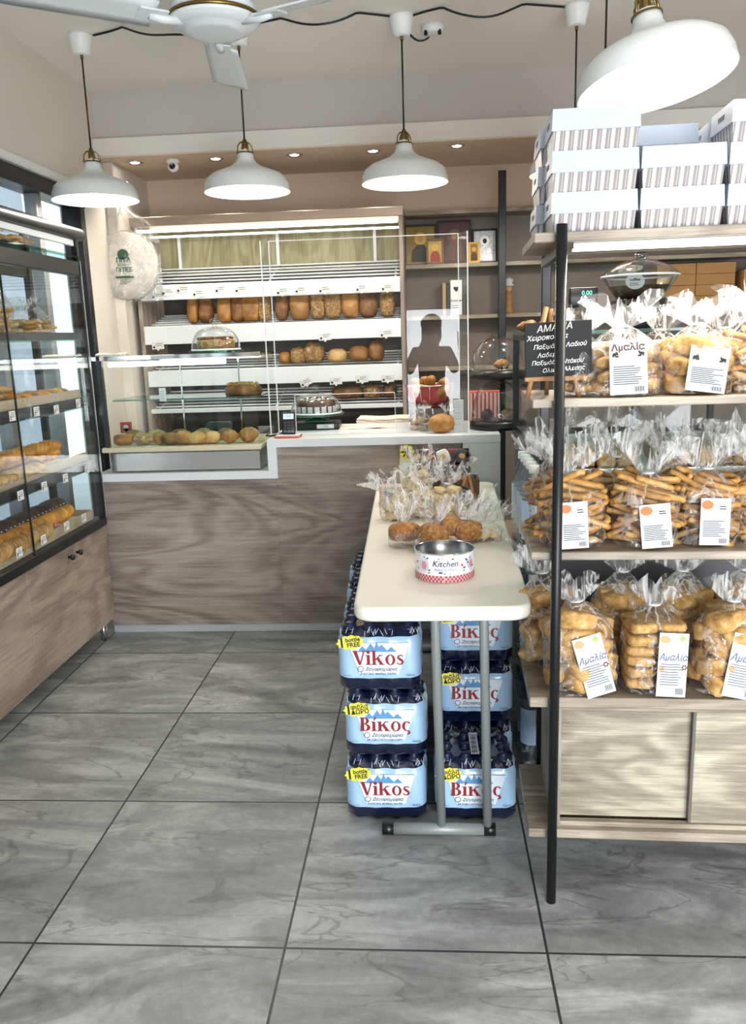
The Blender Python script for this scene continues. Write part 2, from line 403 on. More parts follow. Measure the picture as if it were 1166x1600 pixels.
FILMT = film('cellophane_tuft', .3, .27, 17, (1, 1, .22), 1.0)
FILMU = film('crinkled_cellophane', .55, .19, 16, (1, 1, .5), 1.0)
FILMV = film('shrink_wrap', .5, .03, 14, (1, 1, .4))
# ================================================================== the setting
def floor_mat():
    m, nt, b = new_mat('stone_tile_floor'); N = nt.nodes; L = nt.links
    tc = N.new('ShaderNodeTexCoord')
    br = N.new('ShaderNodeTexBrick'); br.offset = 0; br.squash = 1
    br.inputs['Scale'].default_value = 1; br.inputs['Brick Width'].default_value = .6; br.inputs['Row Height'].default_value = .6
    br.inputs['Mortar Size'].default_value = .0032; br.inputs['Mortar Smooth'].default_value = .1; br.inputs['Bias'].default_value = 0
    br.inputs['Color1'].default_value = (0, 0, 0, 1); br.inputs['Color2'].default_value = (1, 1, 1, 1)
    mp = N.new('ShaderNodeMapping'); mp.inputs['Location'].default_value = (6.0, 6.0, 0)
    L.new(tc.outputs['Object'], mp.inputs['Vector']); L.new(mp.outputs['Vector'], br.inputs['Vector'])
    # per-tile shift of the stone pattern
    off = N.new('ShaderNodeVectorMath'); off.operation = 'SCALE'; off.inputs['Scale'].default_value = 7.0
    cmb = N.new('ShaderNodeCombineXYZ')
    sep = N.new('ShaderNodeSeparateXYZ'); L.new(mp.outputs['Vector'], sep.inputs[0])
    for i, ax in enumerate('XY'):
        d = N.new('ShaderNodeMath'); d.operation = 'DIVIDE'; d.inputs[1].default_value = .6; L.new(sep.outputs[i], d.inputs[0])
        fl = N.new('ShaderNodeMath'); fl.operation = 'FLOOR'; L.new(d.outputs[0], fl.inputs[0]); L.new(fl.outputs[0], cmb.inputs[i])
    L.new(cmb.outputs[0], off.inputs[0])
    ad = N.new('ShaderNodeVectorMath'); ad.operation = 'ADD'; L.new(mp.outputs['Vector'], ad.inputs[0]); L.new(off.outputs[0], ad.inputs[1])
    mr = N.new('ShaderNodeMapping'); mr.inputs['Rotation'].default_value = (0, 0, radians(28)); mr.inputs['Scale'].default_value = (1.0, 3.2, 1); L.new(ad.outputs[0], mr.inputs['Vector'])
    n1 = N.new('ShaderNodeTexNoise'); n1.inputs['Scale'].default_value = 1.7; n1.inputs['Detail'].default_value = 7; n1.inputs['Roughness'].default_value = .6; n1.inputs['Distortion'].default_value = 1.6
    L.new(mr.outputs[0], n1.inputs['Vector'])
    n2 = N.new('ShaderNodeTexNoise'); n2.inputs['Scale'].default_value = 38; n2.inputs['Detail'].default_value = 6; n2.inputs['Roughness'].default_value = .7; L.new(ad.outputs[0], n2.inputs['Vector'])
    mx = N.new('ShaderNodeMath'); mx.operation = 'MULTIPLY_ADD'; mx.inputs[1].default_value = .28; L.new(n2.outputs['Fac'], mx.inputs[0]); L.new(n1.outputs['Fac'], mx.inputs[2])
    r = N.new('ShaderNodeValToRGB'); e = r.color_ramp.elements
    e[0].position = .38; e[0].color = _c('#5f605f'); e[1].position = .88; e[1].color = _c('#b8bab9'); q = e.new(.62); q.color = _c('#888a89')
    L.new(mx.outputs[0], r.inputs['Fac'])
    # veins
    n3 = N.new('ShaderNodeTexNoise'); n3.inputs['Scale'].default_value = 1.5; n3.inputs['Detail'].default_value = 5; n3.inputs['Distortion'].default_value = 1.0; L.new(mr.outputs[0], n3.inputs['Vector'])
    a = N.new('ShaderNodeMath'); a.operation = 'SUBTRACT'; a.inputs[1].default_value = .45; L.new(n3.outputs['Fac'], a.inputs[0])
    ab = N.new('ShaderNodeMath'); ab.operation = 'ABSOLUTE'; L.new(a.outputs[0], ab.inputs[0])
    vr = N.new('ShaderNodeMapRange'); vr.inputs['From Min'].default_value = 0; vr.inputs['From Max'].default_value = .011; vr.inputs['To Min'].default_value = .5; vr.inputs['To Max'].default_value = 0
    L.new(ab.outputs[0], vr.inputs['Value'])
    vm = N.new('ShaderNodeMix'); vm.data_type = 'RGBA'; vm.inputs['B'].default_value = _c('#4a4b49'); L.new(vr.outputs[0], vm.inputs['Factor']); L.new(r.outputs['Color'], vm.inputs['A'])
    gm = N.new('ShaderNodeMix'); gm.data_type = 'RGBA'; gm.inputs['B'].default_value = _c('#2c2d2d'); L.new(br.outputs['Fac'], gm.inputs['Factor']); L.new(vm.outputs['Result'], gm.inputs['A'])
    L.new(gm.outputs['Result'], b.inputs['Base Color'])
    rr = N.new('ShaderNodeMapRange'); rr.inputs['To Min'].default_value = .3; rr.inputs['To Max'].default_value = .55; L.new(n1.outputs['Fac'], rr.inputs['Value']); L.new(rr.outputs[0], b.inputs['Roughness'])
    bp = N.new('ShaderNodeBump'); bp.inputs['Strength'].default_value = .25; bp.inputs['Distance'].default_value = .003; bp.invert = True
    L.new(br.outputs['Fac'], bp.inputs['Height']); L.new(bp.outputs['Normal'], b.inputs['Normal'])
    return m
XL, XR, YF, YB, ZC = -.81, 3.05, -2.6, 3.62, 2.70
structure('floor', MB().box(XL-.12, XR+.1, YF-.1, YB+.1, -.08, 0), floor_mat())
structure('ceiling', MB().box(XL-.12, XR+.1, YF-.1, YB+.1, ZC, ZC+.1), CEIL)
structure('pavement', MB().box(-9, 10, -14, 9, -.22, -.09), plain('pavement_stone', '#b9bcbe', .8, vary=.06, scale=3))
structure('wall_outside_added', MB().box(-2.9, -2.7, -6, 6, -.09, 4.2), plain('render_grey', '#aeb8c0', .8, vary=.08, scale=2))  # added beyond the window to dim the bright sky seen through it
structure('wall_back', MB().box(XL-.12, XR+.1, YB, YB+.1, 0, ZC), TAUPE)
structure('wall_right', MB().box(XR, XR+.1, YF, YB, 0, ZC), MATWALL)
wz0, wz1, wy0, wy1 = .3, 2.12, -1.9, 2.72
structure('wall_left', MB().box(XL-.12, XL, YF, YB, wz1, ZC).box(XL-.12, XL, YF, YB, 0, wz0).box(XL-.12, XL, wy1, YB, wz0, wz1).box(XL-.12, XL, YF, wy0, wz0, wz1), MATWALL)
wf = MB()
wf.box(XL-.09, XL+.02, wy0, wy1, wz1-.05, wz1+.02, .004).box(XL-.09, XL+.012, wy1-.055, wy1, wz0, wz1, .004).box(XL-.09, XL+.012, wy0, wy0+.05, wz0, wz1, .004).box(XL-.09, XL+.012, wy0, wy1, wz0, wz0+.05, .004)
win = structure('window_1', wf, BLACKM)
mu = MB()
for y in (2.25, 1.78, 1.2, .35, -.6): mu.box(XL-.07, XL-.01, y-.025, y+.025, wz0+.05, wz1-.05, .003)
mu.box(XL-.07, XL-.015, wy0+.05, wy1-.05, 1.93, 1.965, .003)
mu.build('mullion', plain('grey_mullion', '#8d8f92', .4, .3), win)
MB().box(XL-.045, XL-.039, wy0+.05, wy1-.05, wz0+.05, wz1-.05).build('pane', WINGL, win)
structure('trim_1', MB().box(XL, XL+.035, wy0, wy1+.02, 2.145, 2.185, .006), WHITE)          # ledge above the window
structure('wall_front', MB().box(XL-.12, XR+.1, YF-.1, YF, 1.66, ZC).box(XL-.12, .73, YF-.1, YF, 0, 1.66).box(2.8, XR+.1, YF-.1, YF, 0, 1.66), MATWALL)
df = MB()
for x in (.735, 1.75, 2.74): df.box(x, x+.05, YF-.09, YF-.05, 0, 1.65, .004)
df.box(.735, 2.79, YF-.09, YF-.05, 1.60, 1.65, .004)
structure('door_1', df, BLACKM)
# bulkhead over the kitchen side: grey upright face, lighter band below it, warm underside with spots
structure('wall_bulkhead', MB().box(XL, XR, 3.0, YB, 2.455, ZC), plain('bulkhead_paint', '#c4bfba', .75, bump=.05))
structure('trim_2', MB().box(XL, XR, 2.94, YB, 2.365, 2.455, .003), plain('band_paint', '#e2ddd7', .7))
structure('soffit', MB().box(XL, XR, 2.946, YB, 2.358, 2.366), TAUPE)
structure('wall_pilaster', MB().box(XL, XL+.06, 3.05, YB, 0, 2.358, .003), MATWALL)

# downlights in the soffit
SPOT = emit('spot_bulb', (1, .97, .9), 22)
def downlight(px, py, k):
    p = PZ(px, py, 2.358)
    t = thing('downlight', 'round chrome ceiling spot in the soffit, %s from the left of the five' % ORD[k], 'ceiling light', (p.x, p.y, 2.358), group='spots in the kitchen soffit')
    MB().shell([(.044, 0), (.046, -.003), (.040, -.006), (.032, -.004), (.026, -.001)], 24).build('rim', CHROME, t)
    MB().lathe([(.0, -.003), (.02, -.003), (.024, -.001)], 20).build('bulb', SPOT, t)
    l = bpy.data.lights.new('downlight_beam', 'SPOT'); l.energy = 7; l.spot_size = radians(110); l.spot_blend = .6; l.color = (1, .88, .72); l.shadow_soft_size = .03
    o = bpy.data.objects.new('downlight_beam', l); COL.objects.link(o); o.parent = t; o.location = (0, 0, -.012)
for k, (x, y) in enumerate([(211, 254), (337, 248), (460, 242), (583, 236), (714, 228)]): downlight(x, y, k)
# dome camera
p = PZ(270, 250, 2.358)
t = thing('security_camera', 'small white dome camera under the soffit between two spots', 'camera', (p.x, p.y, 2.358))
MB().lathe([(.036, 0), (.036, -.012), (.028, -.016)][::-1], 24).build('base', WHITEP, t)
MB().ball((0, 0, -.034), .029, .029, .029, 20, 12).build('head', WHITEP, t)
MB().lathe([(.017, 0), (.017, .003), (.0, .004)], 18, TR((0.002, -.026, -.037)) @ RX(78)).build('lens', BLACKP, t)

# ------------------------------------------------------------------ pendant lamps
def make_lamp(name_loc, zceil_len, label, tilt=(0, 0, 0), power=8):
    x, y, z = name_loc                                   # rim centre
    t = thing('pendant_lamp', label, 'pendant lamp', name_loc, group='white pendant lamps')
    M = RX(tilt[0]) @ RY(tilt[1]) @ SCL(1, 1, .82)
    R = .19
    outer = [(R, 0), (R*1.0, .004), (R*.985, .035), (R*.93, .068), (R*.80, .092), (R*.58, .112), (R*.36, .132), (R*.235, .155), (R*.19, .175), (R*.185, .205), (R*.15, .212)]
    inner = [(R*.97, .002), (R*.955, .033), (R*.90, .064), (R*.77, .086), (R*.55, .106), (R*.33, .126), (R*.18, .15), (R*.14, .17)]
    MB().shell(outer, 48, M).build('shade', LAMPWHITE, t)
    mi = MB().shell([(R, 0)]+inner, 48, M).build('shade_lining', INNER, t)
    MB().lathe([(.0, .03), (.022, .038), (.032, .062), (.028, .088), (.016, .11), (.014, .15)], 20, M).build('bulb', BULB, t)
    b = MB()
    b.lathe([(.016, .205), (.016, .225), (.013, .25), (.008, .27)], 16, M)
    for k in range(4):
        a = k*pi/2+.6; d = Vector((cos(a), sin(a), 0))
        b.tube([M @ (d*.036+Vector((0, 0, .198))), M @ (d*.033+Vector((0, 0, .235))), M @ (d*.022+Vector((0, 0, .252))), M @ (d*.006+Vector((0, 0, .258)))], .0035, 6)
    b.shell([(.038, .196), (.038, .203), (.034, .203)], 20, M)
    b.build('cap', BRASS, t)
    top = M @ Vector((0, 0, .27))
    MB().tube([top, (top.x*.6, top.y*.6, top.z+.1), (0, 0, zceil_len-.08)] if tilt != (0, 0, 0) else [top, (0, 0, zceil_len-.08)], .004, 8).build('cord', BLACKP, t)
    MB().cyl((0, 0, zceil_len-.095), (0, 0, zceil_len-.075), .007, 10).build('cord_grip', BRASS, t)
    MB().lathe([(.03, -.08), (.036, -.076), (.052, -.01), (.052, 0)], 28, TR((0, 0, zceil_len))).build('canopy', WHITEP, t)
    l = bpy.data.lights.new('lamp_light', 'POINT'); l.energy = power; l.color = (1, .93, .82); l.shadow_soft_size = .03
    o = bpy.data.objects.new('lamp_light', l); COL.objects.link(o); o.parent = t; o.location = M @ Vector((0, 0, .022))
    return t
INNER = plain('lamp_lining', '#f4efe2', .35)
YL = 2.2
for (px, py, lab) in [(150, 314, 'white dome pendant lamp hanging beside the window wall, leftmost of the row'),
                      (387, 301, 'white dome pendant lamp hanging behind the ceiling fan blade'),
                      (633, 287, 'white dome pendant lamp hanging over the card terminal end of the counter'),
                      (897, 272, 'white dome pendant lamp mostly hidden behind the stack of striped boxes')]:
    p = PY(px, py, YL)
    make_lamp((p.x, p.y, p.z), ZC-p.z, lab)
p = PY(1025, 132, .62)
make_lamp((p.x, p.y, p.z), ZC-p.z, 'large near white pendant lamp hanging tilted above the striped boxes', (-7, -8), 3.2)
p = PZ(940, -60, ZC); p2 = PY(945, 60, 1.75); z6 = 1.96
make_lamp((p2.x+.004, 1.75, z6), ZC-z6, 'white pendant lamp out of sight behind the striped boxes, only its dark cord showing')

# ------------------------------------------------------------------ ceiling fan
FX, FY, FZ = .335, 1.05, 2.30
FANW = plain('fan_white', '#dfe4e8', .35)
t = thing('ceiling_fan', 'white three-bladed ceiling fan with a brass ringed motor', 'fan', (FX, FY, FZ))
MB().lathe([(.0, -.022), (.07, -.021), (.088, -.018), (.094, -.010), (.108, -.008), (.118, -.002), (.130, .006), (.136, .014)], 48).build('motor_cover', FANW, t)
MB().lathe([(.136, .014), (.139, .018), (.139, .024), (.13, .028)], 48).build('brass_ring', BRASS, t)
MB().lathe([(.13, .028), (.125, .05), (.095, .066), (.06, .07)], 48).build('motor_top', FANW, t)
ld = MB().lathe([(.058, .07), (.058, .10)], 32); ld.build('motor_vent', DARK, t)
MB().lathe([(.062, .10), (.06, .125), (.03, .15), (.016, .16), (.016, .33), (.05, .34), (.06, .40)], 32).build('down_rod', FANW, t)
for a in (99, 216, 338):
    M = RZ(a)
    bm_ = MB()
    bm_.tube([M @ Vector((.10, 0, .0)), M @ Vector((.16, .0, -.004)), M @ Vector((.2, 0, .0))], .013, 8)
    bm_.box(.15, .235, -.035, .035, -.006, .0, .002, M @ TR((0, 0, .004)) @ RX(9))
    br_ = bm_.build('blade_bracket', FANW, t)
    bl = MB(); nn = 14; vs = []; fs = []
    for i in range(nn+1):
        u = i/nn; x = .185+.42*u; w = .055+.012*u
        if i == nn: w *= .96
        for (yy, dz) in ((-w, -.010), (-w*.5, -.003), (0, 0), (w*.5, .003), (w, .010)):
            vs.append((x, yy, dz+.003)); 
        for (yy, dz) in ((-w, -.010), (-w*.5, -.003), (0, 0), (w*.5, .003), (w, .010)):
            vs.append((x, yy, dz+.008))
    for i in range(nn):
        for k in range(4):
            a0 = i*10+k; b0 = (i+1)*10+k
            fs.append((a0, b0, b0+1, a0+1)); fs.append((a0+5, a0+6, b0+6, b0+5))
        fs.append((i*10, i*10+5, (i+1)*10+5, (i+1)*10)); fs.append((i*10+4, (i+1)*10+4, (i+1)*10+9, i*10+9))
    for k in range(4): fs.append((k, k+1, k+6, k+5)); q = nn*10+k; fs.append((q, q+5, q+6, q+1))
    bl.add(vs, fs, True, M @ RX(6)); bl.build('blade', FANW, t)

# swagged lamp cables and ceiling junction box
def swag(pts, label):
    mb = MB(); P = []
    for (x, y, yy) in pts: P.append(PY(x, y, yy))
    Q = []
    for i in range(len(P)-1):
        a, b = P[max(i-1, 0)], P[i]; c, d = P[i+1], P[min(i+2, len(P)-1)]
        for k in range(8):
            u = k/8
            Q.append(.5*((2*b)+(c-a)*u+(2*a-5*b+4*c-d)*u*u+(3*b-a-3*c+d)*u**3))
    Q.append(P[-1])
    for q in Q: q.z = min(q.z, ZC-.005)
    tag(mb.tube(Q, .0045, 8).build('electric_cable', BLACKP), label, 'cable', 'black lamp cables')
swag([(143, 22, 2.2), (180, 38, 2.15), (225, 53, 2.05), (268, 54, 1.95), (320, 50, 1.95), (372, 20, 2.2)], 'black cable sagging from the leftmost lamp cup to behind the fan')
swag([(378, 10, 2.2), (425, 24, 2.15), (480, 38, 2.1), (530, 32, 2.1), (580, 8, 2.15), (620, -12, 2.2)], 'black cable sagging between the fan and the middle lamp cup')
swag([(640, -8, 2.2), (670, 2, 2.15), (720, 22, 2.1), (770, 25, 2.1), (830, 2, 2.15), (885, -12, 2.2)], 'black cable sagging from the middle lamp cup toward the striped boxes')
swag([(627, 26, 2.195), (633, 44, 2.2), (650, 62, 2.25), (665, 62, 2.35), (675, 52, 2.44)], 'short black cable looping from the middle lamp cup to the junction box')
p = PZ(676, 40, ZC)
t = thing('junction_box', 'small round white junction box fixed to the ceiling', 'junction box', (p.x, p.y, ZC))
MB().lathe([(.03, -.035), (.045, -.03), (.05, 0)], 24).build('housing', WHITEP, t)
for dx in (-.03, .03): MB().cyl((dx, -.028, -.03), (dx, -.04, -.045), .008, 10).build('cable_gland', BLACKP, t)
# ================================================================== counter
CY = 2.05
t = thing('shop_counter', 'stepped grey oak counter with a thick white worktop edge', 'counter', (.34, CY, 0)); counter = t
X0, XS, X1 = -.60, .215, 1.275
def L(x): return x-.34
MB().box(L(X0), L(XS+.03), .012, .60, .04, .752).build('lower_front', WOODG, t)
MB().box(L(XS+.012), L(1.10), .016, .60, .04, .90).build('upper_front', WOODG, t)
w = MB().box(L(X0), L(XS+.042), 0, .62, .752, .788, 0)
w.build('lower_worktop', WHITEG, t)
MB().box(L(XS), L(XS+.042), 0, .62, .788, .896, 0).build('step_riser', WHITEG, t)
MB().box(L(XS), L(X1), 0, .62, .896, .931, 0).build('upper_worktop', WHITEG, t)
MB().box(L(1.105), L(X1), .004, .60, .0, .897, .003).build('end_panel', WHITEG, t)
MB().box(L(X0), L(1.10), .022, .04, 0, .042, .002).build('kick_strip', ALU, t)

# ================================================================== glass display case on the counter
t = thing('counter_display_case', 'glass pastry case with a brushed steel base on the lower worktop', 'display case', (-.17, CY+.03, .788))
def C(x): return x+.17
cx0, cx1, cd, ch = -.575, .175, .45, .535
MB().box(C(cx0)+.03, C(cx1), .015, cd, 0, .095, .006).build('steel_base', STEEL, t)
MB().box(C(cx0), C(cx1)+.004, 0, cd, .095, .118, .004).build('deck', plain('deck_cream', '#d9cfb2', .5), t)
MB().box(C(cx0)+.005, C(cx1), .004, .010, .118, ch-.012).build('front_glass', GLASS, t)
MB().box(C(cx1)-.006, C(cx1), .010, cd, .118, ch-.012).build('end_glass', GLASS, t)
MB().box(C(cx0), C(cx1)+.03, -.01, cd+.01, ch-.012, ch-.002).build('top_glass', GLASSE, t)
MB().box(C(cx0), C(cx1)+.03, -.014, -.008, ch-.016, ch+.004, .001).build('top_trim', CHROME, t)
MB().box(C(cx0), C(cx1), cd-.012, cd, ch-.03, ch-.014, .001).build('rear_trim', CHROME, t)
MB().box(C(cx0)+.03, C(cx1)-.02, .12, cd-.03, .325, .332).build('glass_shelf', GLASSE, t)
MB().box(C(cx0)+.015, C(cx0)+.035, .012, .035, .118, ch-.012, .002).build('corner_post', DARK, t)
MB().cyl((C(-.52), .05, ch-.035), (C(.03), .05, ch-.035), .011, 12).build('light_tube', LEDC, t)
g = MB()
for x in (-.3, .0): g.box(C(x)-.004, C(x)+.004, cd-.02, cd-.012, .118, ch-.03)
g.build('rear_rail', CHROME, t)

CRUST = baked('golden_crust', '#644018', '#9e6d31', '#c99a58', 14, .5, .35)
CRUSTD = baked('dark_crust', '#432710', '#71481f', '#9d703e', 22, .55, .4)
PALE = baked('pale_dough', '#a5753a', '#cba062', '#e2c48c', 18, .55, .3)
SEED = baked('seeded_crust', '#4a3420', '#94703f', '#d9bd84', 70, .65, .8)
YELL = baked('yellow_pastry', '#a8640f', '#d99225', '#f0bf52', 18, .45, .3)
CHOC = baked('chocolate_biscuit', '#2a1810', '#4a2d1e', '#6d4a34', 24, .5, .4)
RUSK = baked('rusk_crumb', '#7b5527', '#b58c50', '#dab983', 38, .8, .9)
RUSKD = baked('barley_rusk', '#6f5330', '#9d7c4c', '#c8a974', 55, .8, .9)
GOLDST = baked('golden_stick', '#78501f', '#b28344', '#d9b277', 22, .5, .35)
PINKM = plain('pink_icing', '#d98d8d', .4, vary=.15)

def croissant(mb, L_, r, M, twist=0):
    pts = []; tp = []
    for i in range(15):
        u = i/14; a = (u-.5)*1.7
        pts.append(M @ Vector((L_*.5*sin(a)/.75, L_*.22*(1-cos(a)), r*.9))); tp.append(max(.12, sin(pi*(u*.9+.05)))*r*(1+.10*sin(u*28)))
    mb.tube(pts, r, 10, tp); return mb
def oval(mb, l, w, h, M, seed=0, noise=.05):
    return mb.ball((0, 0, h*.86), l, w, h, 16, 10, M, noise, seed, .14)
# pastries along the front of the case
kinds = [('long flaky pastry', CRUST, .075, .042, .034), ('twisted sesame pastry', SEED, .06, .045, .03), ('folded cheese pie', CRUST, .055, .04, .032), ('dark seeded roll', CRUSTD, .05, .042, .03), ('glazed bun', CRUST, .05, .045, .034), ('crusty pie square', PALE, .05, .045, .03), ('sugared roll', PALE, .05, .04, .03), ('golden turnover', CRUST, .055, .042, .036), ('large golden turnover', CRUST, .06, .045, .04)]
xs = [-.495, -.405, -.325, -.265, -.20, -.135, -.07, .02, .105]
for i, (kd, x) in enumerate(zip(kinds, xs)):
    mb = MB(); n, m, l, w_, h = kd
    if i in (0,): mb.tube([(u*l*1.1, .012*sin(u*3), h*.75) for u in [k/8-.5 for k in range(9)]], h, 12, [h*.6, h*.75, h*.78, h*.75, h*.78, h*.74, h*.77, h*.72, h*.5])
    elif i in (2, 7, 8): croissant(mb, l*1.6, h*.9, RZ(rnd.uniform(-20, 20)))
    else: oval(mb, l*.95, w_*.9, h, RZ(rnd.uniform(-25, 25)), i, .08)
    o = mb.build('pastry', m, None, (x, CY+.115+rnd.uniform(-.01, .02), .910))
    tag(o, n+', %s from the left in the counter display case' % ORD[i], 'pastry', 'pastries in the counter display case')
for i in range(6):
    mb = MB(); oval(mb, .05, .04, .03, RZ(rnd.uniform(-40, 40)), 40+i, .08)
    tag(mb.build('pastry', (CRUST, PALE)[i % 2], None, (-.50+i*.115, CY+.27, .907)), 'small round bun in the rear row of the counter display case', 'pastry', 'buns in the rear row of the counter case')
# brown cake on the glass shelf at right
t2 = thing('cake', 'brown crumb-topped cake on the glass shelf of the counter case', 'cake', (.06, CY+.28, 1.121))
mb = MB().lathe([(.085, 0), (.09, .008), (.088, .035), (.07, .05), (0, .056)], 28); mb.build('cake_body', CRUSTD, t2)
mb = MB()
for i in range(40):
    a = rnd.uniform(0, 6.28); r_ = .075*math.sqrt(rnd.random()); mb.ball((r_*cos(a), r_*sin(a), .052), .011, .011, .009, 7, 5, None, .1, i)
mb.build('crumb_topping', CRUST, t2); 
tag(MB().box(-.06, .06, -.035, .035, 0, .075, .006).build('tea_box', plain('dark_green_card', '#2b3c36', .5), None, (-.10, CY+.385, .907)), 'small dark green carton inside the counter case', 'box')
# small pictures seen through the case on the kitchen wall and cards inside
def card(name, px, py, w, h, Y, colr, label, cat, ink=None):
    p = PY(px, py, Y); t = thing(name, label, cat, (p.x, p.y, p.z))
    MB().box(-w/2, w/2, 0, .004, -h/2, h/2, .001).build('card', colr, t)
    if ink is not None:
        mb = MB(); bars(mb, TR((0, -.0012, 0)) @ FRONT, 4, w*.75, h*.7, int(px)); mb.build('print', ink, t)
    return t
c_ = card('notice_card', 254, 617, .032, .062, CY+.12, PAPER, 'upright white notice card behind the glass of the counter case', 'card', GREYINK)
c_ = card('notice_card', 197, 668, .06, .055, CY+.4, plain('red_card', '#b5493f', .5), 'small red and white card low in the counter case', 'card', None)
mb = MB(); disc(mb, .018, TR((0, -.0012, -.004)) @ FRONT, 20, .8); quad(mb, -.0144, .0144, -.022, -.004, TR((0, -.0012, 0)) @ FRONT); mb.build('white_arch', PAPER, c_)

# papers and dome on top of the case
for i, (px, py, w_, d_) in enumerate([(222, 551, .16, .12), (285, 549, .12, .12)]):
    p = PZ(px, py, 1.327); mb = MB(); nx = 8; vs = []; fs = []
    for a in range(nx+1):
        for b in range(nx+1): vs.append(((a/nx-.5)*w_, (b/nx-.5)*d_, .006+.008*sin(a*.9+i)*sin(b*.8)**2))
    for a in range(nx):
        for b in range(nx): q = a*(nx+1)+b; fs.append((q, q+nx+1, q+nx+2, q+1))
    vs += [(x, y, z-.006) for x, y, z in vs]; n_ = (nx+1)**2; fs += [tuple(k+n_ for k in f[::-1]) for f in fs]
    rim = [a*(nx+1) for a in range(nx+1)]+[nx*(nx+1)+b for b in range(1, nx+1)]+[a*(nx+1)+nx for a in range(nx-1, -1, -1)]+[b for b in range(nx-1, 0, -1)]
    for k in range(len(rim)): a, b = rim[k], rim[(k+1) % len(rim)]; fs.append((a, b, b+n_, a+n_))
    mb.add(vs, fs, True)
    tag(mb.build('paper_bags', BEIGEP, None, (p.x, CY+.12, 1.329)), ('wide' if i == 0 else 'narrow')+' flat pile of cream paper bags on top of the glass counter case', 'paper bags', 'paper bags on the counter case')

def cake_dome(name, label, loc, R, H, plate_m, cake_fn, foot=None):
    t = thing(name, label, 'cake dome', loc)
    z0 = 0
    if foot:
        MB().lathe([(R*.5, 0), (R*.48, .008), (.02, .02), (.016, foot-.012), (.04, foot-.002)], 28).build('foot', plate_m, t); z0 = foot
    MB().lathe([(R*.9, z0), (R*1.1, z0+.006), (R*1.12, z0+.012), (R*1.0, z0+.012), (0, z0+.011)], 40).build('plate', plate_m, t)
    prof = [(R, z0+.012), (R*1.0, z0+.02)]+[(R*cos(a)**.75, z0+.012+H*sin(a)**.9) for a in [radians(q) for q in (12, 24, 36, 48, 60, 72, 81, 86)]]
    d = MB().shell(prof, 40); dome = d.build('dome', DOME, t)
    MB().shell([(R+.002, z0+.012), (R+.003, z0+.016), (R+.001, z0+.02)], 40).build('rim', EDGE, dome)
    ztop = prof[-1][1]
    MB().lathe([(.012, ztop), (.010, ztop+.012), (.022, ztop+.022), (.024, ztop+.032), (.0, ztop+.04)], 20).build('knob', DOME, dome)
    cake_fn(t, z0+.013); return t
def nutcake(t, z):
    MB().lathe([(.085, z), (.09, z+.01), (.09, z+.04), (.08, z+.05), (0, z+.052)], 28).build('cake', SEED, t)
    mb = MB(); R = random.Random(3)
    for i in range(60):
        a = R.uniform(0, 6.28); r_ = .08*math.sqrt(R.random()); mb.ball((r_*cos(a), r_*sin(a), z+.055), .011, .008, .008, 7, 5, RZ(0), .1, i)
    mb.build('nut_topping', CRUSTD, t)
p = PY(345, 553, CY+.3)
cake_dome('cake_dome', 'clear cake dome over a nut-topped cake on the glass counter case', (p.x, CY+.22, 1.325), .115, .11, GLASSE, nutcake)
def choccake(t, z):
    MB().lathe([(.095, z), (.1, z+.008), (.098, z+.055), (.088, z+.066), (0, z+.068)], 32).build('cake', CHOC, t)
    mb = MB(); R = random.Random(5)
    for i in range(34):
        a = R.uniform(0, 6.28); r_ = .09*math.sqrt(R.random()); mb.ball((r_*cos(a), r_*sin(a), z+.069), .006, .006, .004, 7, 4)
    for i in range(18):
        a = 2*pi*i/18; mb.box(-.012, .012, -.001, .001, 0, .03, 0, TR((.1*cos(a), .1*sin(a), z+.006)) @ RZ(degrees(a)+90))
    mb.build('sugar_drops', PAPER, t)
degrees = math.degrees
p = PY(494, 660, CY+.4)
sb = thing('weighing_scale', 'black scale body under the chocolate cake dome', 'scale', (p.x+.01, p.y, .931))
MB().rbox(-.12, .11, -.05, .1, 0, .035, .01).build('housing', BLACKP, sb)
m = MB(); quad(m, .0, .085, .008, .028, TR((0, -.0512, 0)) @ FRONT); m.build('display_label', PAPER, sb)
m = MB(); add_text(m, '0.000', .012, TR((.043, -.0516, .018)) @ FRONT); m.build('digits', GREYINK, sb)
cake_dome('cake_dome', 'clear cake dome over a dark chocolate cake on the upper worktop', (p.x, p.y+.03, .967), .128, .10, GLASSE, choccake, .03)

# card terminal on its tray
p = PY(451, 683, CY+.08)
t = thing('receipt_tray', 'white and red change tray under the card terminal', 'tray', (p.x, CY+.075, .931))
MB().rbox(-.06, .06, -.04, .05, 0, .010, .01, b=.003).build('tray_plate', plain('tray_red', '#b8574c', .4), t)
MB().rbox(-.055, .055, -.035, .045, .010, .014, .01, b=.001).build('tray_inlay', PAPER, t)
t = thing('card_terminal', 'small black card payment terminal with a blue lit screen', 'card terminal', (p.x+.003, CY+.075, .946), (radians(-16), 0, radians(4)))
MB().rbox(-.031, .031, -.006, .016, 0, .105, .006, b=.005).build('body', BLACKP, t)
MB().box(-.024, .024, -.0075, -.006, .070, .095).build('screen', emit('terminal_screen', (.55, .7, .9), .8), t)
m = MB(); add_text(m, '12:47', .011, TR((0, -.0079, .083)) @ FRONT); m.build('screen_text', INK, t)
for r_ in range(4):
    for c in range(3): MB().box(-.022+c*.016, -.010+c*.016, -.0085, -.006, .008+r_*.0135, .017+r_*.0135, .001).build('key', DARK if r_ else plain('key_grey', '#6b7078', .4), t)
pts = [(p.x-.02, CY+.1, .955), (p.x-.06, CY+.12, .940), (p.x-.09, CY+.10, .9365), (p.x-.115, CY+.13, .9365), (p.x-.12, CY+.2, .9365)]
tag(MB().tube(pts, .004, 8).build('terminal_cord', BLACKP), 'short black cord running from the card terminal to the back', 'cord')

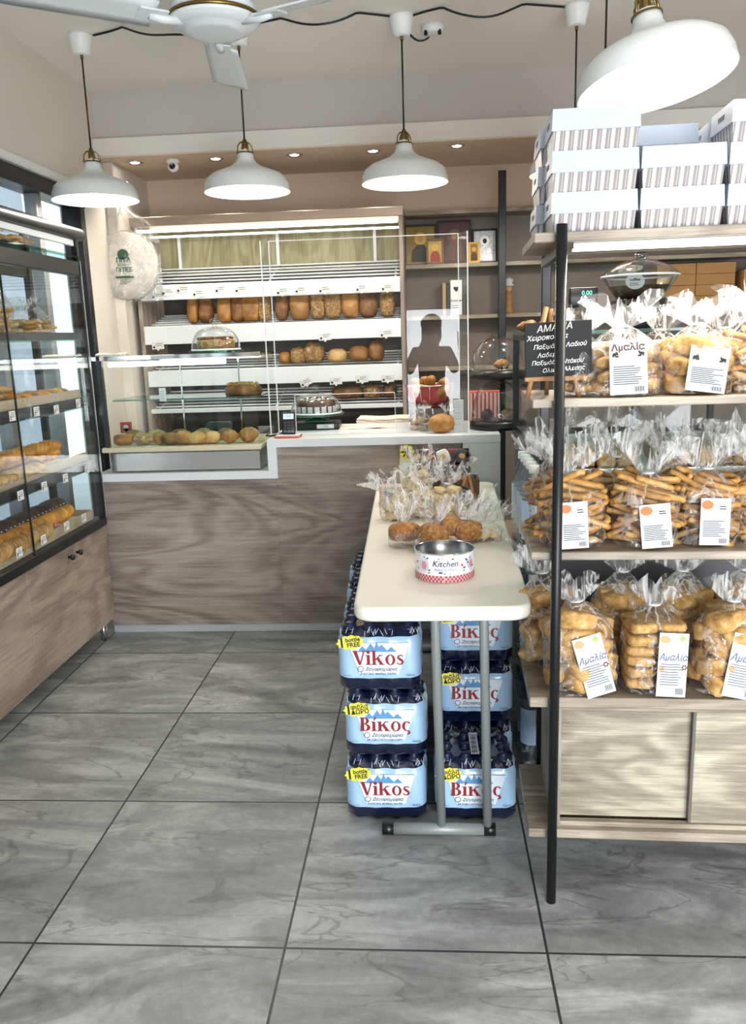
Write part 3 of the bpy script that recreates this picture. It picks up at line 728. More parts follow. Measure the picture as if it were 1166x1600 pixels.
# paper sheets, loaf, canister, basket on the counter
def papers(px, py, w_, d_, n, label, z=.931, seed=1):
    p = PZ(px, py, z); R = random.Random(seed); t = thing('wrapping_paper', label, 'paper', (p.x, p.y, z), R.uniform(-.05, .05))
    for i in range(n):
        m = MB(); nx = 10; vs = []; fs = []; ph = R.uniform(0, 6)
        for a in range(nx+1):
            for b in range(5): vs.append(((a/nx-.5)*w_+R.uniform(-.004, .004), (b/4-.5)*d_, .002+i*.005+.0025*sin(a*.8+ph)))
        for a in range(nx):
            for b in range(4): q = a*5+b; fs.append((q, q+5, q+6, q+1))
        k = len(vs); vs += [(x, y, z_-.0035) for x, y, z_ in vs]; fs += [tuple(j+k for j in f[::-1]) for f in fs]
        for a in range(nx):
            q = a*5; fs.append((q, q+k, q+5+k, q+5)); q = a*5+4; fs.append((q, q+5, q+5+k, q+k))
        m.add(vs, fs, True); m.build('sheet', BEIGEP, t)
papers(575, 668, .28, .14, 2, 'loose flat cream wrapping sheets near the front of the worktop', seed=2)
papers(600, 658, .27, .2, 5, 'thick stack of cream wrapping paper on the worktop', seed=4)
p = PZ(690, 677, .931)
loaf = MB().ball((0, 0, .042), .062, .042, .045, 24, 14, None, .03, 3, .08)
tag(loaf.build('bread_loaf', CRUST, None, (p.x, p.y+.018, .932), (0, 0, .1)), 'shiny golden oval loaf at the front edge of the white worktop', 'bread')
p = PZ(664, 676, .931)
t = thing('glass_canister', 'tall clear acrylic canister with a knob lid beside the golden loaf', 'canister', (p.x+.0, p.y+.06, .931))
MB().shell([(.0, .001), (.03, .002), (.031, .01), (.031, .115)], 28).build('body', DOME, t)
MB().lathe([(.032, .115), (.034, .12), (.03, .128), (.012, .13), (.013, .142), (0, .146)], 28).build('lid', DOME, t)
MB().shell([(.0315, .109), (.0325, .115), (.0315, .119)], 28).build('rim', EDGE, t)
p = PZ(647, 672, .931)
tag(MB().box(-.012, .012, -.012, .012, 0, .075, .003).build('wooden_block', plain('dark_block', '#5b4630', .5, vary=.2), None, (p.x, p.y+.05, .931)), 'small dark wooden block standing left of the acrylic canister', 'wooden block')
p = PY(717, 640, CY+.12)
c_ = card('notice_card', 717, 655, .045, .15, CY+.12, PAPER, 'tall white notice card beside the tiered dome stand', 'card', GREYINK)
bpy.context.view_layer.update(); c_.location.z = .931+.0755

# basket with rolls and bagged rusks
p = PY(670, 600, CY+.42)
bx, by = PY(672, 640, CY+.38).x, CY+.40
BZ = .931+.105
kb = thing('basket_riser', 'low black wire riser holding up the checked bread basket', 'riser', (bx, by, .931))
MB().box(-.10, .10, -.09, .09, .095, .104, .002).build('riser_top', BLACKM, kb)
for a_ in (-1, 1):
    for b_ in (-1, 1): MB().cyl((a_*.09, b_*.08, 0), (a_*.09, b_*.08, .096), .005, 8).build('leg', BLACKM, kb)
t = thing('bread_basket', 'round wire bread basket lined with red checked cloth behind the acrylic canister', 'basket', (bx, by, BZ))
gm = plain('gingham_red', '#b3463f', .8)
m = MB().shell([(.07, .004), (.10, .03), (.115, .09), (.118, .10)], 32); m.build('lining', gm, t)
m = MB()
for i in range(16):
    a = 2*pi*i/16; m.tube([(.072*cos(a), .072*sin(a), .002), (.104*cos(a), .104*sin(a), .03), (.121*cos(a), .121*sin(a), .1)], .002, 6)
m.tube([(.122*cos(2*pi*i/32), .122*sin(2*pi*i/32), .1) for i in range(33)], .0035, 6); m.build('wire_frame', STEEL, t)
for i, (dx, dy, dz, rx_, a) in enumerate([(-.06, -.03, .105, .06, 70), (.0, -.045, .115, .06, 110), (-.02, .04, .11, .05, 80), (.07, .0, .10, .06, 95), (-.03, -.075, .075, .06, 10), (.05, -.08, .07, .055, 160)]):
    m = MB().ball((0, 0, 0), rx_, .028, .027, 16, 10, RZ(a) @ RY(25), .04, i)
    tag(m.build('bread_roll', CRUST if i != 4 else PALE, None, (bx+dx, by+dy, BZ+dz)), 'oval bread roll heaped in the checked bread basket', 'bread', 'rolls in the bread basket')
# ================================================================== bread shelving behind the counter
BY = 3.15
bx0, bx1 = -.715, .832
t = thing('bread_shelving', 'tall oak bread rack with white slatted tiers and lit top against the back wall', 'shelving', (.05, BY, 0)); rack = t
def B(x): return x-.05
def zz(y, Y=BY): return PY(450, y, Y).z
MB().box(B(.808), B(bx1), 0, .46, 0, zz(332), .003).build('side_panel', WOODV, t)
MB().box(B(bx0), B(bx0)+.024, 0, .46, 0, zz(332), .003).build('side_panel', WOODV, t)
MB().box(B(bx0)-.004, B(bx1)+.004, -.012, .46, zz(345), zz(330), .003).build('top_valance', plain('brushed_copper_steel', '#b7a595', .28, .9, bump=.03), t)
zbp = fb_z = PY(450, 425, BY+.42).z
MB().box(B(bx0)+.024, B(.808), .42, .44, zbp, zz(345), 0).build('back_panel', WOODB, t)
MB().box(B(bx0)+.024, B(.808), .42, .44, .3, zbp-.001, 0).build('lower_back_panel', plain('dark_back_panel', '#3f3b37', .5), t)
led = MB().box(B(bx0)+.03, B(.80), .01, .028, zz(352)-.006, zz(352)+.008).build('led_strip', LEDW, t)
MB().box(B(bx0)+.03, B(.80), .25, .265, zz(362, BY+.25)-.005, zz(362, BY+.25)+.005).build('led_strip', LEDW, t)
for x in (280, 434, 586):
    px = PY(x, 390, BY+.40).x
    MB().box(B(px)-.009, B(px)+.009, .40, .419, zz(415, BY+.4), zz(363, BY+.4)).build('shelf_standard', WHITEG, t)
def slats(zf, n, rise, label='slatted_shelf', y0=.03, y1=.40):
    m = MB()
    for i in range(n):
        u = i/(n-1); m.box(B(bx0)+.026, B(.806), y0+(y1-y0)*u-.012, y0+(y1-y0)*u+.012, zf+rise*u-.010, zf+rise*u, .002)
    for x in (B(bx0)+.05, B(.05), B(.78)): m.tube([(x, y0, zf-.014), (x, y1, zf+rise-.014)], .006, 6)
    return m.build(label, WHITEG, t)
slats(zz(438, BY+.03), 6, PY(450, 413, BY+.4).z-zz(438, BY+.03))
fb = [(zz(462), zz(438)), (zz(532), zz(503)), (zz(599), zz(574)), (zz(641), zz(634))]
for a, b in fb: MB().box(B(bx0)+.024, B(.808), .0, .014, a, b, .002).build('front_board', WHITEG, t)
TZ = [fb[1][1]-.012, fb[2][1]-.012, fb[3][1]-.004]
for z in TZ: slats(z, 7, .085)
MB().box(B(bx0)+.024, B(.808), .02, .44, .6, .62).build('lower_shelf', WOODV, t)
def loaf_std(mb, w, h, d, sd, flat=.12): return mb.ball((0, 0, h*.5), w*.50, d*.5, h*.55, 18, 14, None, .06, sd, .09, .72)
# top tier: loaves on end
tier1 = [(302, 17, 42, CRUST, 'long narrow loaf'), (322, 22, 36, CRUSTD, 'dark loaf'), (352, 24, 40, CRUST, 'golden loaf'), (372, 22, 44, CRUSTD, 'brown loaf'), (392, 30, 44, CRUST, 'wide golden loaf'), (414, 18, 42, SEED, 'seeded loaf'),
         (441, 20, 42, CRUSTD, 'reddish brown loaf'), (469, 29, 44, CRUST, 'tall smooth loaf'), (497, 22, 36, SEED, 'dark seeded loaf'), (521, 25, 40, SEED, 'flour dusted grey loaf'), (548, 26, 42, CRUST, 'tall cracked loaf'), (576, 27, 42, CRUSTD, 'broad brown loaf'), (606, 22, 40, SEED, 'grey seeded loaf')]
for i, (px, wp, hp, m, n) in enumerate(tier1):
    dist = 4.9/FPX; w = wp*dist*1.05; h = hp*dist
    p = PY(px, 500, BY+.10); mb = loaf_std(MB(), w, h, .085, i)
    if m is CRUST:
        pass
    o = mb.build('bread_loaf', m, None, (p.x, BY+.105, TZ[0]+.026)); o.rotation_euler = (radians(-10), 0, rnd.uniform(-.1, .1))
    tag(o, '%s standing on end, %s from the left on the top bread tier' % (n, ORD[i]), 'bread', 'loaves on the top bread tier')
tier2 = [(447, 18, 18, CRUST, 'small round bun loaf'), (468, 24, 24, SEED, 'round sesame loaf'), (492, 30, 30, SEED, 'large round sesame loaf'), (528, 28, 20, PALE, 'pale flat loaf'), (562, 28, 24, CRUST, 'cracked floury loaf'), (589, 22, 30, CRUSTD, 'square brown loaf')]
for i, (px, wp, hp, m, n) in enumerate(tier2):
    dist = 4.9/FPX; w = wp*dist; h = hp*dist
    p = PY(px, 570, BY+.12); mb = MB().ball((0, 0, h*.5), w*.55, .075, h*.55, 18, 12, None, .05, i+20, .12, .8)
    tag(mb.build('bread_loaf', m, None, (p.x, BY+.115, TZ[1]+.028)), '%s lying, %s from the left on the middle bread tier' % (n, ORD[i]), 'bread', 'loaves on the middle bread tier')
tier3 = [(545, 46, 20, CRUSTD, 'wide dark crusty loaf'), (583, 28, 20, SEED, 'rough seeded loaf'), (610, 20, 22, CRUSTD, 'square dark loaf end')]
for i, (px, wp, hp, m, n) in enumerate(tier3):
    dist = 4.9/FPX; w = wp*dist; h = hp*dist
    p = PY(px, 632, BY+.12); mb = MB().ball((0, 0, h*.5), w*.55, .08, h*.55, 18, 12, None, .06, i+30, .12, .8)
    tag(mb.build('bread_loaf', m, None, (p.x, BY+.115, TZ[2]+.028)), '%s, %s from the left on the lowest bread tier' % (n, ORD[i]), 'bread', 'loaves on the lowest bread tier')
# price cards clipped to the boards
def price_card(px, py, Y, w, h, label, tilt=0, grp='price cards on the bread rack', seed=0):
    p = PY(px, py, Y); t = thing('price_card', label, 'price card', (p.x, Y, p.z), (0, radians(tilt), 0), grp)
    MB().box(-w/2, w/2, -.002, 0, -h/2, h/2, .0006).build('card', TAGP, t)
    m = MB(); bars(m, TR((w*.12, -.0026, h*.1)) @ FRONT, 2, w*.6, h*.5, seed, .0012); disc(m, h*.16, TR((-w*.32, -.0026, -h*.2)) @ FRONT, 12); m.build('print', INK, t)
    MB().box(-.006, .006, -.006, -.002, -h/2-.008, -h/2+.001, .001).build('clip', WHITEP, t)
for row, (ys, lst) in enumerate([((456,), [(246, 462), (262, 456), (285, 452), (310, 458), (345, 452), (376, 452), (441, 455), (470, 453), (507, 452), (565, 450), (605, 449)]),
                                 ((540,), [(247, 540), (345, 548), (508, 526), (603, 521)]), ((598,), [(478, 597), (525, 595), (566, 592), (606, 591)])]):
    for i, (x, y) in enumerate(lst):
        price_card(x, y, BY-.006, .072, .042, 'small white price card, %s from the left on the %s board of the bread rack' % (ORD[i], ('top', 'middle', 'lowest')[row]), -22 if (row, i) == (2, 0) else rnd.uniform(-3, 3), seed=row*20+i)

# ================================================================== icon shelf beside the bread rack
IY = 3.42
t = thing('wall_shelving', 'oak wall shelves with a black upright beside the bread rack', 'shelving', (1.4, IY, 0))
def S(x): return x-1.4
zs = [PY(700, y, IY).z for y in (331, 415, 496)]
for k, z in enumerate(zs): MB().box(S(.836), S(3.0), 0, .18, z-.012, z+.012, .002).build('shelf_board', WOODS, t)
MB().box(S(.836), S(3.0), 0, .195, 1.16, 1.185, .002).build('shelf_board', WOODS, t)
MB().box(S(.836), S(3.0), .18, .196, .2, zs[0]-.012).build('back_panel', plain('grey_back_panel', '#7a726b', .6), t)
pp = PY(785, 400, IY-.03)
MB().box(S(pp.x)-.022, S(pp.x)+.022, -.035, -.004, .0, PY(785, 266, IY-.03).z, .003).build('upright', BLACKM, t)
for x in (2.2, 2.95): MB().box(S(x)-.02, S(x)+.02, -.035, -.004, 0, 2.3, .003).build('upright', BLACKM, t)
def icon(px, py, wpx, hpx, frame, ground, robe, z, Y, label, lean=-7, face='#b98b62', halo='#c9a24a'):
    d = (Y-CAMPOS.y+.1)/FPX*1.02; w = wpx*d; h = hpx*d; p = PY(px, py, Y)
    t = thing('framed_picture', label, 'picture', (p.x, Y, z), (radians(lean), 0, 0), 'framed pictures on the icon shelf')
    fw = .012
    MB().box(-w/2, w/2, 0, .014, 0, h, .002).box(-w/2, -w/2+fw, -.006, 0, 0, h).box(w/2-fw, w/2, -.006, 0, 0, h).box(-w/2+fw, w/2-fw, -.006, 0, 0, fw).box(-w/2+fw, w/2-fw, -.006, 0, h-fw, h).build('frame', frame, t)
    m = MB(); quad(m, -w/2+fw, w/2-fw, fw, h-fw, TR((0, -.001, 0)) @ FRONT); pc = m.build('picture', ground, t)
    M = TR((0, -.0016, 0)) @ FRONT; s = min(w, h*.8)
    m = MB(); disc(m, s*.19, M, 24, 1, (0, h*.66)); m.build('halo', plain('halo', halo, .35, .4), pc)
    m = MB(); m.add([(x*s, y*h, .0004) for x, y in [(-.3, .1), (.3, .1), (.26, .38), (.1, .52), (-.1, .52), (-.26, .38)]], [(0, 1, 2, 3, 4, 5)], False, M); m.build('robe', robe, pc)
    m = MB(); disc(m, s*.1, M @ TR((0, 0, .0008)), 18, .8, (0, h*.65)); m.build('face', plain('painted_face', face, .6), pc)
ZI = zs[1]+.0125
icon(657, 380, 46, 58, plain('dark_frame', '#2d2219', .4), plain('old_gold', '#8c7434', .4, vary=.2), plain('dark_robe', '#3d4036', .6), ZI, IY+.12, 'large gilded picture in a dark frame at the left end of the icon shelf')
icon(710, 380, 48, 62, plain('plum_frame', '#3a2326', .4), plain('plum_ground', '#5c4244', .5, vary=.2), plain('brown_robe', '#6e5648', .6), ZI, IY+.12, 'plum coloured picture in the middle rear of the icon shelf', halo='#7c5f4a')
icon(758, 382, 36, 48, BLACKM, plain('silver_ground', '#b9bcc0', .3, .6, vary=.3, scale=60), plain('silver_robe', '#d7d9dc', .3, .6, vary=.25, scale=80), ZI, IY+.10, 'silver embossed picture in a black frame at the right of the icon shelf', halo='#e3e4e6', face='#1e1c1c')
icon(680, 393, 25, 36, plain('brown_frame', '#5f4428', .4), plain('ochre_ground', '#a58a4a', .5, vary=.2), plain('red_robe', '#8a2f2b', .6), ZI, IY+.045, 'small red robed picture leaning in front of the larger icons')
icon(741, 394, 16, 29, plain('gold_frame', '#c8a04a', .3, .6), plain('dark_gold', '#7d682f', .4), plain('umber_robe', '#4b3c20', .6), ZI, IY+.045, 'tiny gold framed picture in front of the silver icon')  # robe in one plain dark brown
# folders
p = PY(697, 470, IY+.05)
for i, (dx, w, m, lb) in enumerate([(-.01, .022, plain('tan_folder', '#a89170', .6), 'thin tan folder left of the black folders'), (.015, .024, BLACKP, 'black folder left of the white binder'), (.11, .024, DARK, 'black folder right of the white binder')]):
    tag(MB().box(-w/2, w/2, 0, .12, 0, .19-.01*i, .002).build('folder', m, None, (p.x+dx, IY+.04, zs[2]+.0125)), lb+' on the grey shelf under the icons', 'folder', 'folders under the icons')
t = thing('ring_binder', 'white ring binder with a heart and printed words on its spine', 'binder', (p.x+.062, IY+.04, zs[2]+.0125))
MB().box(-.035, .035, 0, .13, 0, .205, .003).build('cover', WHITEP, t)
m = MB(); add_text(m, 'Βασιλική', .018, TR((0, -.0012, .085)) @ FRONT, .01); add_text(m, '♥', .03, TR((0, -.0012, .15)) @ FRONT); bars(m, TR((0, -.0012, .05)) @ FRONT, 2, .05, .025, 3, .001); m.build('lettering', INK, t)
# little figurine on the right part of the shelf
p = PY(795, 480, IY+.05)
t = thing('figurine', 'small wooden figurine with a white cap behind the black upright', 'figurine', (p.x, IY+.05, zs[2]+.0125))
MB().lathe([(.03, 0), (.032, .01), (.02, .05), (.024, .10), (.012, .125)], 20).build('body', WOODE, t)
MB().ball((0, 0, .145), .022, .022, .025).build('head', plain('figurine_face', '#c79a76', .5), t)
MB().lathe([(.034, .158), (.036, .165), (.02, .172), (.03, .195), (.0, .21)], 20).build('cap', PAPER, t)

# cardboard cartons on the wall shelving, right
cw, chh = .155, .062
zb = zs[2]+.0125
k = 0
base = PY(1046, 450, IY+.0)
rows = [(0, 'bottom'), (1, 'second'), (2, 'third'), (3, 'topmost')]
for r_, rn in rows:
    for c in range(2):
        x = base.x-.06+c*.225
        tag(MB().box(-.111, .111, 0, .16, 0, chh-.001, .002).build('cardboard_carton', CARD, None, (x+.1, IY+.004+.004*((r_+c) % 2), zb+r_*chh)), 'flat brown carton, %s of the %s stack on the wall shelf' % (rn, ('left', 'right')[c]), 'carton', 'flat cartons on the wall shelf')
tag(MB().box(-.15, .15, 0, .17, 0, .2, .003).build('cardboard_carton', plain('light_card', '#b98d58', .8, vary=.05, scale=5), None, (base.x+.57, IY-.01, zb)), 'large plain brown carton at the right edge of the picture', 'carton')

# ================================================================== acrylic guard
t = thing('acrylic_guard', 'clear acrylic sneeze guard standing on the counter with a low service opening', 'guard', (.66, 2.2, .931))
gz = PY(620, 369, 2.2).z-.931
def G(x): return x-.66
m = MB(); y0 = 0; s0, s1, sz = .33, .80, .19
m.box(G(.245), G(s0), 0, .005, 0, gz).box(G(s1), G(1.10), 0, .005, 0, gz).box(G(s0), G(s1), 0, .005, sz, gz)
m.build('front_sheet', ACRYL, t)
MB().prism([(G(1.10), 0), (G(1.135), -.08), (G(1.14), -.078), (G(1.105), .005)], gz).build('right_return', ACRYL, t)
MB().prism([(G(.245), 0), (G(.216), -.03), (G(.212), -.026), (G(.243), .005)], gz).build('left_return', ACRYL, t)
e = MB()
e.box(G(.247)-.002, G(.247)+.002, -.001, .006, 0, gz+.001).box(G(1.10)-.002, G(1.10)+.002, -.001, .006, 0, gz+.001).box(G(1.137)-.0025, G(1.137)+.0025, -.081, -.076, 0, gz+.001).box(G(.214)-.0025, G(.214)+.0025, -.03, -.025, 0, gz+.001)
e.box(G(.245), G(1.10), -.001, .006, gz-.001, gz+.002).box(G(s0), G(s1), -.001, .006, sz-.002, sz+.001).box(G(s0)-.001, G(s0)+.001, -.001, .006, 0, sz).box(G(s1)-.001, G(s1)+.001, -.001, .006, 0, sz)
e.build('polished_edge', EDGE, t)

# ================================================================== hanging round package
p = PY(198, 416, 3.06)
t = thing('round_bread_package', 'round clear package of thin flatbreads hanging in a plastic bag by the bread rack', 'package', (p.x, 3.06, p.z)); hb = t
R = .185
M = FRONT
m = MB()
for i in range(5): m.lathe([(0, -.02+i*.009), (R*(.97-.01*(i % 2)), -.02+i*.009), (R*(.98-.01*(i % 2)), -.016+i*.009), (0, -.0125+i*.009)], 48, M @ TR((.004*(i % 3-1), .003*(i % 2), 0)))
m.build('flatbread', baked('flatbread', '#d6cfc2', '#ece7dd', '#f8f5ef', 30, .8, .5), t)
m = MB(); m.lathe([(0, .036), (R*.6, .036), (R*.92, .03), (R*1.05, .0), (R*.92, -.028), (0, -.032)], 56, M); m.build('film', film('package_film', .8, .2, 10), t)
g = MB(); GREEN = plain('green_print', '#1d4a33', .6)
MM = TR((.0, -.046, -.02)) @ FRONT @ SCL(.8, .8, 1)
add_text(g, 'ΠΙΤΑ', .045, MM @ TR((0, .06, 0)), .03); bars(g, MM @ TR((0, .03, 0)), 2, .09, .02, 4, .002); add_text(g, 'ΠΙΤΕΣ', .04, MM @ TR((0, -.005, 0)), .03)
quad(g, -.065, .065, -.06, -.045, MM); bars(g, MM @ TR((0, -.085, 0)), 3, .07, .035, 8, .002); disc(g, .035, MM @ TR((0, .10, 0)), 20, 1.1)
g.build('green_lettering', GREEN, t)
# loose outer bag
m = MB(); vs = []; fs = []; nu, nv = 22, 22
Rr = random.Random(5)
for side in (-1, 1):
    o0 = len(vs)
    for i in range(nu+1):
        for j in range(nv+1):
            u = i/nu-.5; v = j/nv
            w = .20*(1-.85*max(0, (v-.72)/.28)**1.3)
            x = u*2*w; z = -.20+v*.52
            e_ = max(0, 1-abs(u*2)**4)
            y = side*(.042*e_*(1 if v < .75 else max(.12, (1-v)*4)))+.006*sin(u*30+v*9+side)+.004*sin(v*37+u*11)
            vs.append((x+(.03*max(0, v-.72)*-1), y, z))
    for i in range(nu):
        for j in range(nv): q = o0+i*(nv+1)+j; fs.append((q, q+nv+1, q+nv+2, q+1))
m.add(vs, fs, True); m.build('outer_bag', film('loose_bag_film', .55, .06, 7), t)
hz = PY(190, 333, 3.06).z
MB().tube([(-.01, 0, .30), (-.005, .03, .34), (0, .075, hz-p.z+.05)], .003, 6).build('string', PAPER, t)

# ================================================================== tiered dome stand
p = PZ(768, 672, .931); dx, dy = PY(778, 640, 2.30).x, 2.30
t = thing('tiered_dome_stand', 'two-tier black pastry stand with clear domes at the right end of the counter', 'dome stand', (dx, dy, .931))
zu = PY(765, 592, dy).z-.931; R = .128
MB().lathe([(R+.004, 0), (R+.006, .004), (R+.004, .034), (R-.006, .04), (0, .041)], 40).build('base', BLACKP, t)
MB().lathe([(R, zu), (R+.006, zu+.004), (R+.004, zu+.034), (R-.006, zu+.04), (0, zu+.041)], 40).build('upper_tray', BLACKP, t)
MB().cyl((.03, .10, .04), (.03, .10, zu), .014, 16).build('column', BLACKP, t)
for z, hh, nm in ((.041, zu-.05, 'lower_dome'), (zu+.041, PY(775, 527, dy).z-.931-zu-.041, 'upper_dome')):
    MB().shell([(R-.004, z)]+[((R-.004)*cos(radians(a))**.7, z+hh*sin(radians(a))) for a in (10, 20, 32, 45, 57, 68, 77, 84, 89)], 40).build(nm, DOME, t)
for i, (ddx, ddy, z, m, l) in enumerate([(.02, .0, zu+.042, CRUST, 'upper'), (-.05, .0, .042, CHOC, 'lower'), (.055, .02, .042, CRUSTD, 'lower')]):
    o = croissant(MB(), .085, .026, RZ(30+60*i)).build('pastry', m, None, (dx+ddx, dy+ddy, .931+z)); tag(o, ['golden croissant under the upper dome', 'dark chocolate roll at the left under the lower dome', 'brown roll at the right under the lower dome'][i], 'pastry')
gg = MB().rbox(-.08, .08, -.05, .05, 0, .16, .015).build('gingham_box', gm, None, (dx-.04, dy+.26, .931)); tag(gg, 'red checked box behind the tiered dome stand', 'box')
m = MB()
for i in range(8): quad(m, -.08+i*.02, -.07+i*.02, 0.005, .155, TR((0, -.0506, 0)) @ FRONT)
m.build('pale_stripes', plain('gingham_pale', '#e6cfc9', .8), gg)

# ================================================================== right-hand counter with glass case
t = thing('side_counter', 'dark side counter behind the bread bag shelves', 'counter', (1.645, 1.33, 0))
MB().box(-.31, .55, -.58, .68, 0, .92, .004).build('cabinet', plain('dark_panel', '#45464b', .4), t)
MB().box(-.325, .56, -.60, .70, .92, .935, .002).build('worktop', ALU, t)
t = thing('side_display_case', 'black framed glass pastry case on the side counter behind the shelves', 'display case', (1.645, 1.33, .936))
f = MB(); H = .43
for x in (-.31, .52):
    for y in (-.56, .66): f.box(x-.012, x+.012, y-.012, y+.012, 0, H, .002)
for z in (.012, H-.012):
    f.box(-.31, .52, -.572, -.548, z-.012, z+.012, .002).box(-.31, .52, .648, .672, z-.012, z+.012, .002).box(-.322, -.298, -.56, .66, z-.012, z+.012, .002).box(.508, .532, -.56, .66, z-.012, z+.012, .002)
f.build('frame', BLACKM, t)
MB().box(-.308, -.304, -.548, .648, .024, H-.024).build('end_glass', GLASS, t)
MB().box(-.298, .508, -.562, -.558, .024, H-.024).build('front_glass', GLASS, t)
MB().box(-.32, .53, -.57, .67, H, H+.008).build('top_board', GLASSE, t)
MB().box(-.29, .50, -.4, .6, .215, .222).build('glass_shelf', GLASSE, t)
MB().cyl((-.25, -.5, H-.035), (.48, -.5, H-.035), .01, 10).build('light_tube', LEDC, t)
def traycake(x, y, z, w, d, h, m, lab, n, seed):
    t = thing('pastry_tray', lab, 'tray', (x, y, z))
    MB().rbox(-w/2, w/2, -d/2, d/2, 0, .012, .02, b=.003).build('plate', CHROME, t)
    for i in range(n):
        xx = -w/2+w*(i+.5)/n
        o = MB().box(-w/n*.44, w/n*.44, -d*.42, d*.42, 0, h, .006).build('cake_slice', m, None, (x+xx, y, z+.0125)); tag(o, 'slice in the row on the '+lab.split(',')[0], 'cake', 'slices on the '+lab.split(',')[0])
traycake(1.50, 1.05, 1.159, .24, .2, .05, CHOC, 'left tray on the glass shelf of the side case', 5, 1)
traycake(1.82, 1.05, 1.159, .28, .2, .06, CHOC, 'right tray on the glass shelf of the side case', 6, 2)
traycake(1.48, 1.1, .937, .26, .3, .05, PALE, 'left tray on the floor of the side case', 4, 3)
traycake(1.82, 1.1, .937, .28, .3, .05, CRUST, 'right tray on the floor of the side case', 5, 4)
# things on the side case
p = PY(1000, 440, 1.75); gxx = p.x; zt = .936+H+.009
t = thing('coffee_grinder', 'coffee grinder with a clear hopper of brown beans behind the bagged rusks', 'coffee grinder', (gxx, 1.75, zt))
za = PY(1000, 468, 1.75).z-zt; zb_ = PY(1000, 432, 1.75).z-zt; zc = PY(1000, 420, 1.75).z-zt; zd = PY(1000, 402, 1.75).z-zt
r1, r0 = (PY(1058, 430, 1.75).x-PY(942, 430, 1.75).x)/2, .085
MB().rbox(-.09, .09, -.1, .1, 0, max(.05, za), .02).build('body', BLACKP, t)
zm = za+(zb_-za)*.45
MB().lathe([(r0-.004, za+.002), (r0+(r1-r0)*.62-.004, zm+.012), (0, zm+.016)], 36).build('beans', baked('coffee_beans', '#1c0f08', '#3d2012', '#603820', 120, .4, 1.0), t)
MB().shell([(r0, za), (r1, zb_-.004), (r1+.006, zb_)], 40).build('hopper', DOME, t)
MB().shell([(r1+.007, zb_), (r1+.004, zb_+.008), (r1*.8, zc+.006), (r1*.35, zd-.01), (0, zd-.006)], 40).build('lid', DOME, t)
MB().lathe([(.014, zd-.008), (.03, zd+.004), (.024, zd+.012), (0, zd+.014)], 20).build('knob', DOME, t)
MB().shell([(r1+.006, zb_-.003), (r1+.009, zb_+.001), (r1+.006, zb_+.005)], 40).build('rim', EDGE, t)
a = radians(-112); Ms = TR(((r1*.9)*cos(a), (r1*.9)*sin(a)-.004, za+(zb_-za)*.72)) @ RZ(-22) @ RX(118)
st = MB(); disc(st, .032, Ms, 24, 1.1); s_ = st.build('sticker', PAPER, t)
st = MB(); add_text(st, 'coffee', .016, Ms @ TR((0, .008, .0008)), .02); bars(st, Ms @ TR((0, -.01, .0008)), 2, .04, .014, 3, .001); st.build('sticker_print', INK, s_)
p = PY(911, 468, 1.5)
t = thing('scale_display', 'small black scale display with green digits on a post', 'scale', (p.x, 1.5, zt))
zq = p.z-zt
MB().cyl((0, 0, 0), (0, 0, zq), .012, 12).build('post', BLACKP, t)
MB().rbox(-.052, .052, -.012, .018, zq-.028, zq+.042, .008).build('housing', BLACKP, t)
m = MB(); add_text(m, '0.00', .022, TR((.012, -.0125, zq+.022)) @ FRONT); add_text(m, '0.00', .022, TR((.012, -.0125, zq-.008)) @ FRONT); m.build('digits', emit('green_digits', (.2, .8, .55), 1.6), t)
# pastries piled on the case top beside the dome
for i in range(4):
    o = croissant(MB(), .09, .024, RZ(40*i)).build('pastry', CRUST, None, (1.37+.07*(i % 2), 1.86-.1*(i//2), zt)); tag(o, 'golden croissant lying on top of the side case', 'pastry', 'croissants on the side case')
# ================================================================== left display case
LX = -.55
t = thing('pastry_display_cabinet', 'black framed glass pastry cabinet on a brown oak base along the window wall', 'display case', (-.66, 1.0, 0)); case = t
def A(x): return x+.66
def D(y): return y-1.0
ly0, ly1 = .05, 2.0
MB().box(A(-.80), A(-.574), D(ly0), D(ly1)+.02, .095, .56, .002).build('carcass', WOODL, t)
divs = [2.018, 1.645, 1.238, .82, .42, .06]
for i in range(5):
    d = MB().box(A(-.574), A(-.566), D(divs[i+1])+.0015, D(divs[i])-.0015, .10, .558, .0015).build('door', WOODL, t)
    ky = D(divs[i])-.045 if i % 2 else D(divs[i+1])+.035
    k = MB(); k.lathe([(.006, 0), (.006, .012), (.013, .016), (.013, .024), (.0, .026)], 16, TR((A(-.566), ky, .512)) @ RY(90)); k.build('knob', BLACKP, d)
for y in (1.97, .5, .15):
    MB().cyl((A(-.61), D(y), 0), (A(-.61), D(y), .095), .016, 16).build('foot', CHROME, t)
    MB().cyl((A(-.77), D(y), 0), (A(-.77), D(y), .095), .016, 16).build('foot', CHROME, t)
ZT = 1.86
f = MB()
f.box(A(-.80), A(LX), D(ly0), D(ly1), .56, .60, .003)
f.box(A(LX)-.03, A(LX), D(ly1)-.022, D(ly1), .60, ZT, .003).box(A(-.80), A(-.80)+.03, D(ly1)-.03, D(ly1), .60, ZT, .003)
f.box(A(LX)-.03, A(LX), D(ly0), D(ly0)+.03, .60, ZT, .003).box(A(-.80), A(-.80)+.03, D(ly0), D(ly0)+.03, .60, ZT, .003)
f.box(A(LX)-.035, A(LX), D(ly0), D(ly1), 1.675, 1.735, .003).box(A(-.80), A(-.78), D(ly0), D(ly1), 1.675, 1.735, .003)
f.build('frame', BLACKM, t)
MB().cyl((A(LX)-.01, D(ly0), 1.852), (A(LX)-.01, D(ly1)+.045, 1.852), .026, 20).build('top_rail', BLACKM, t)
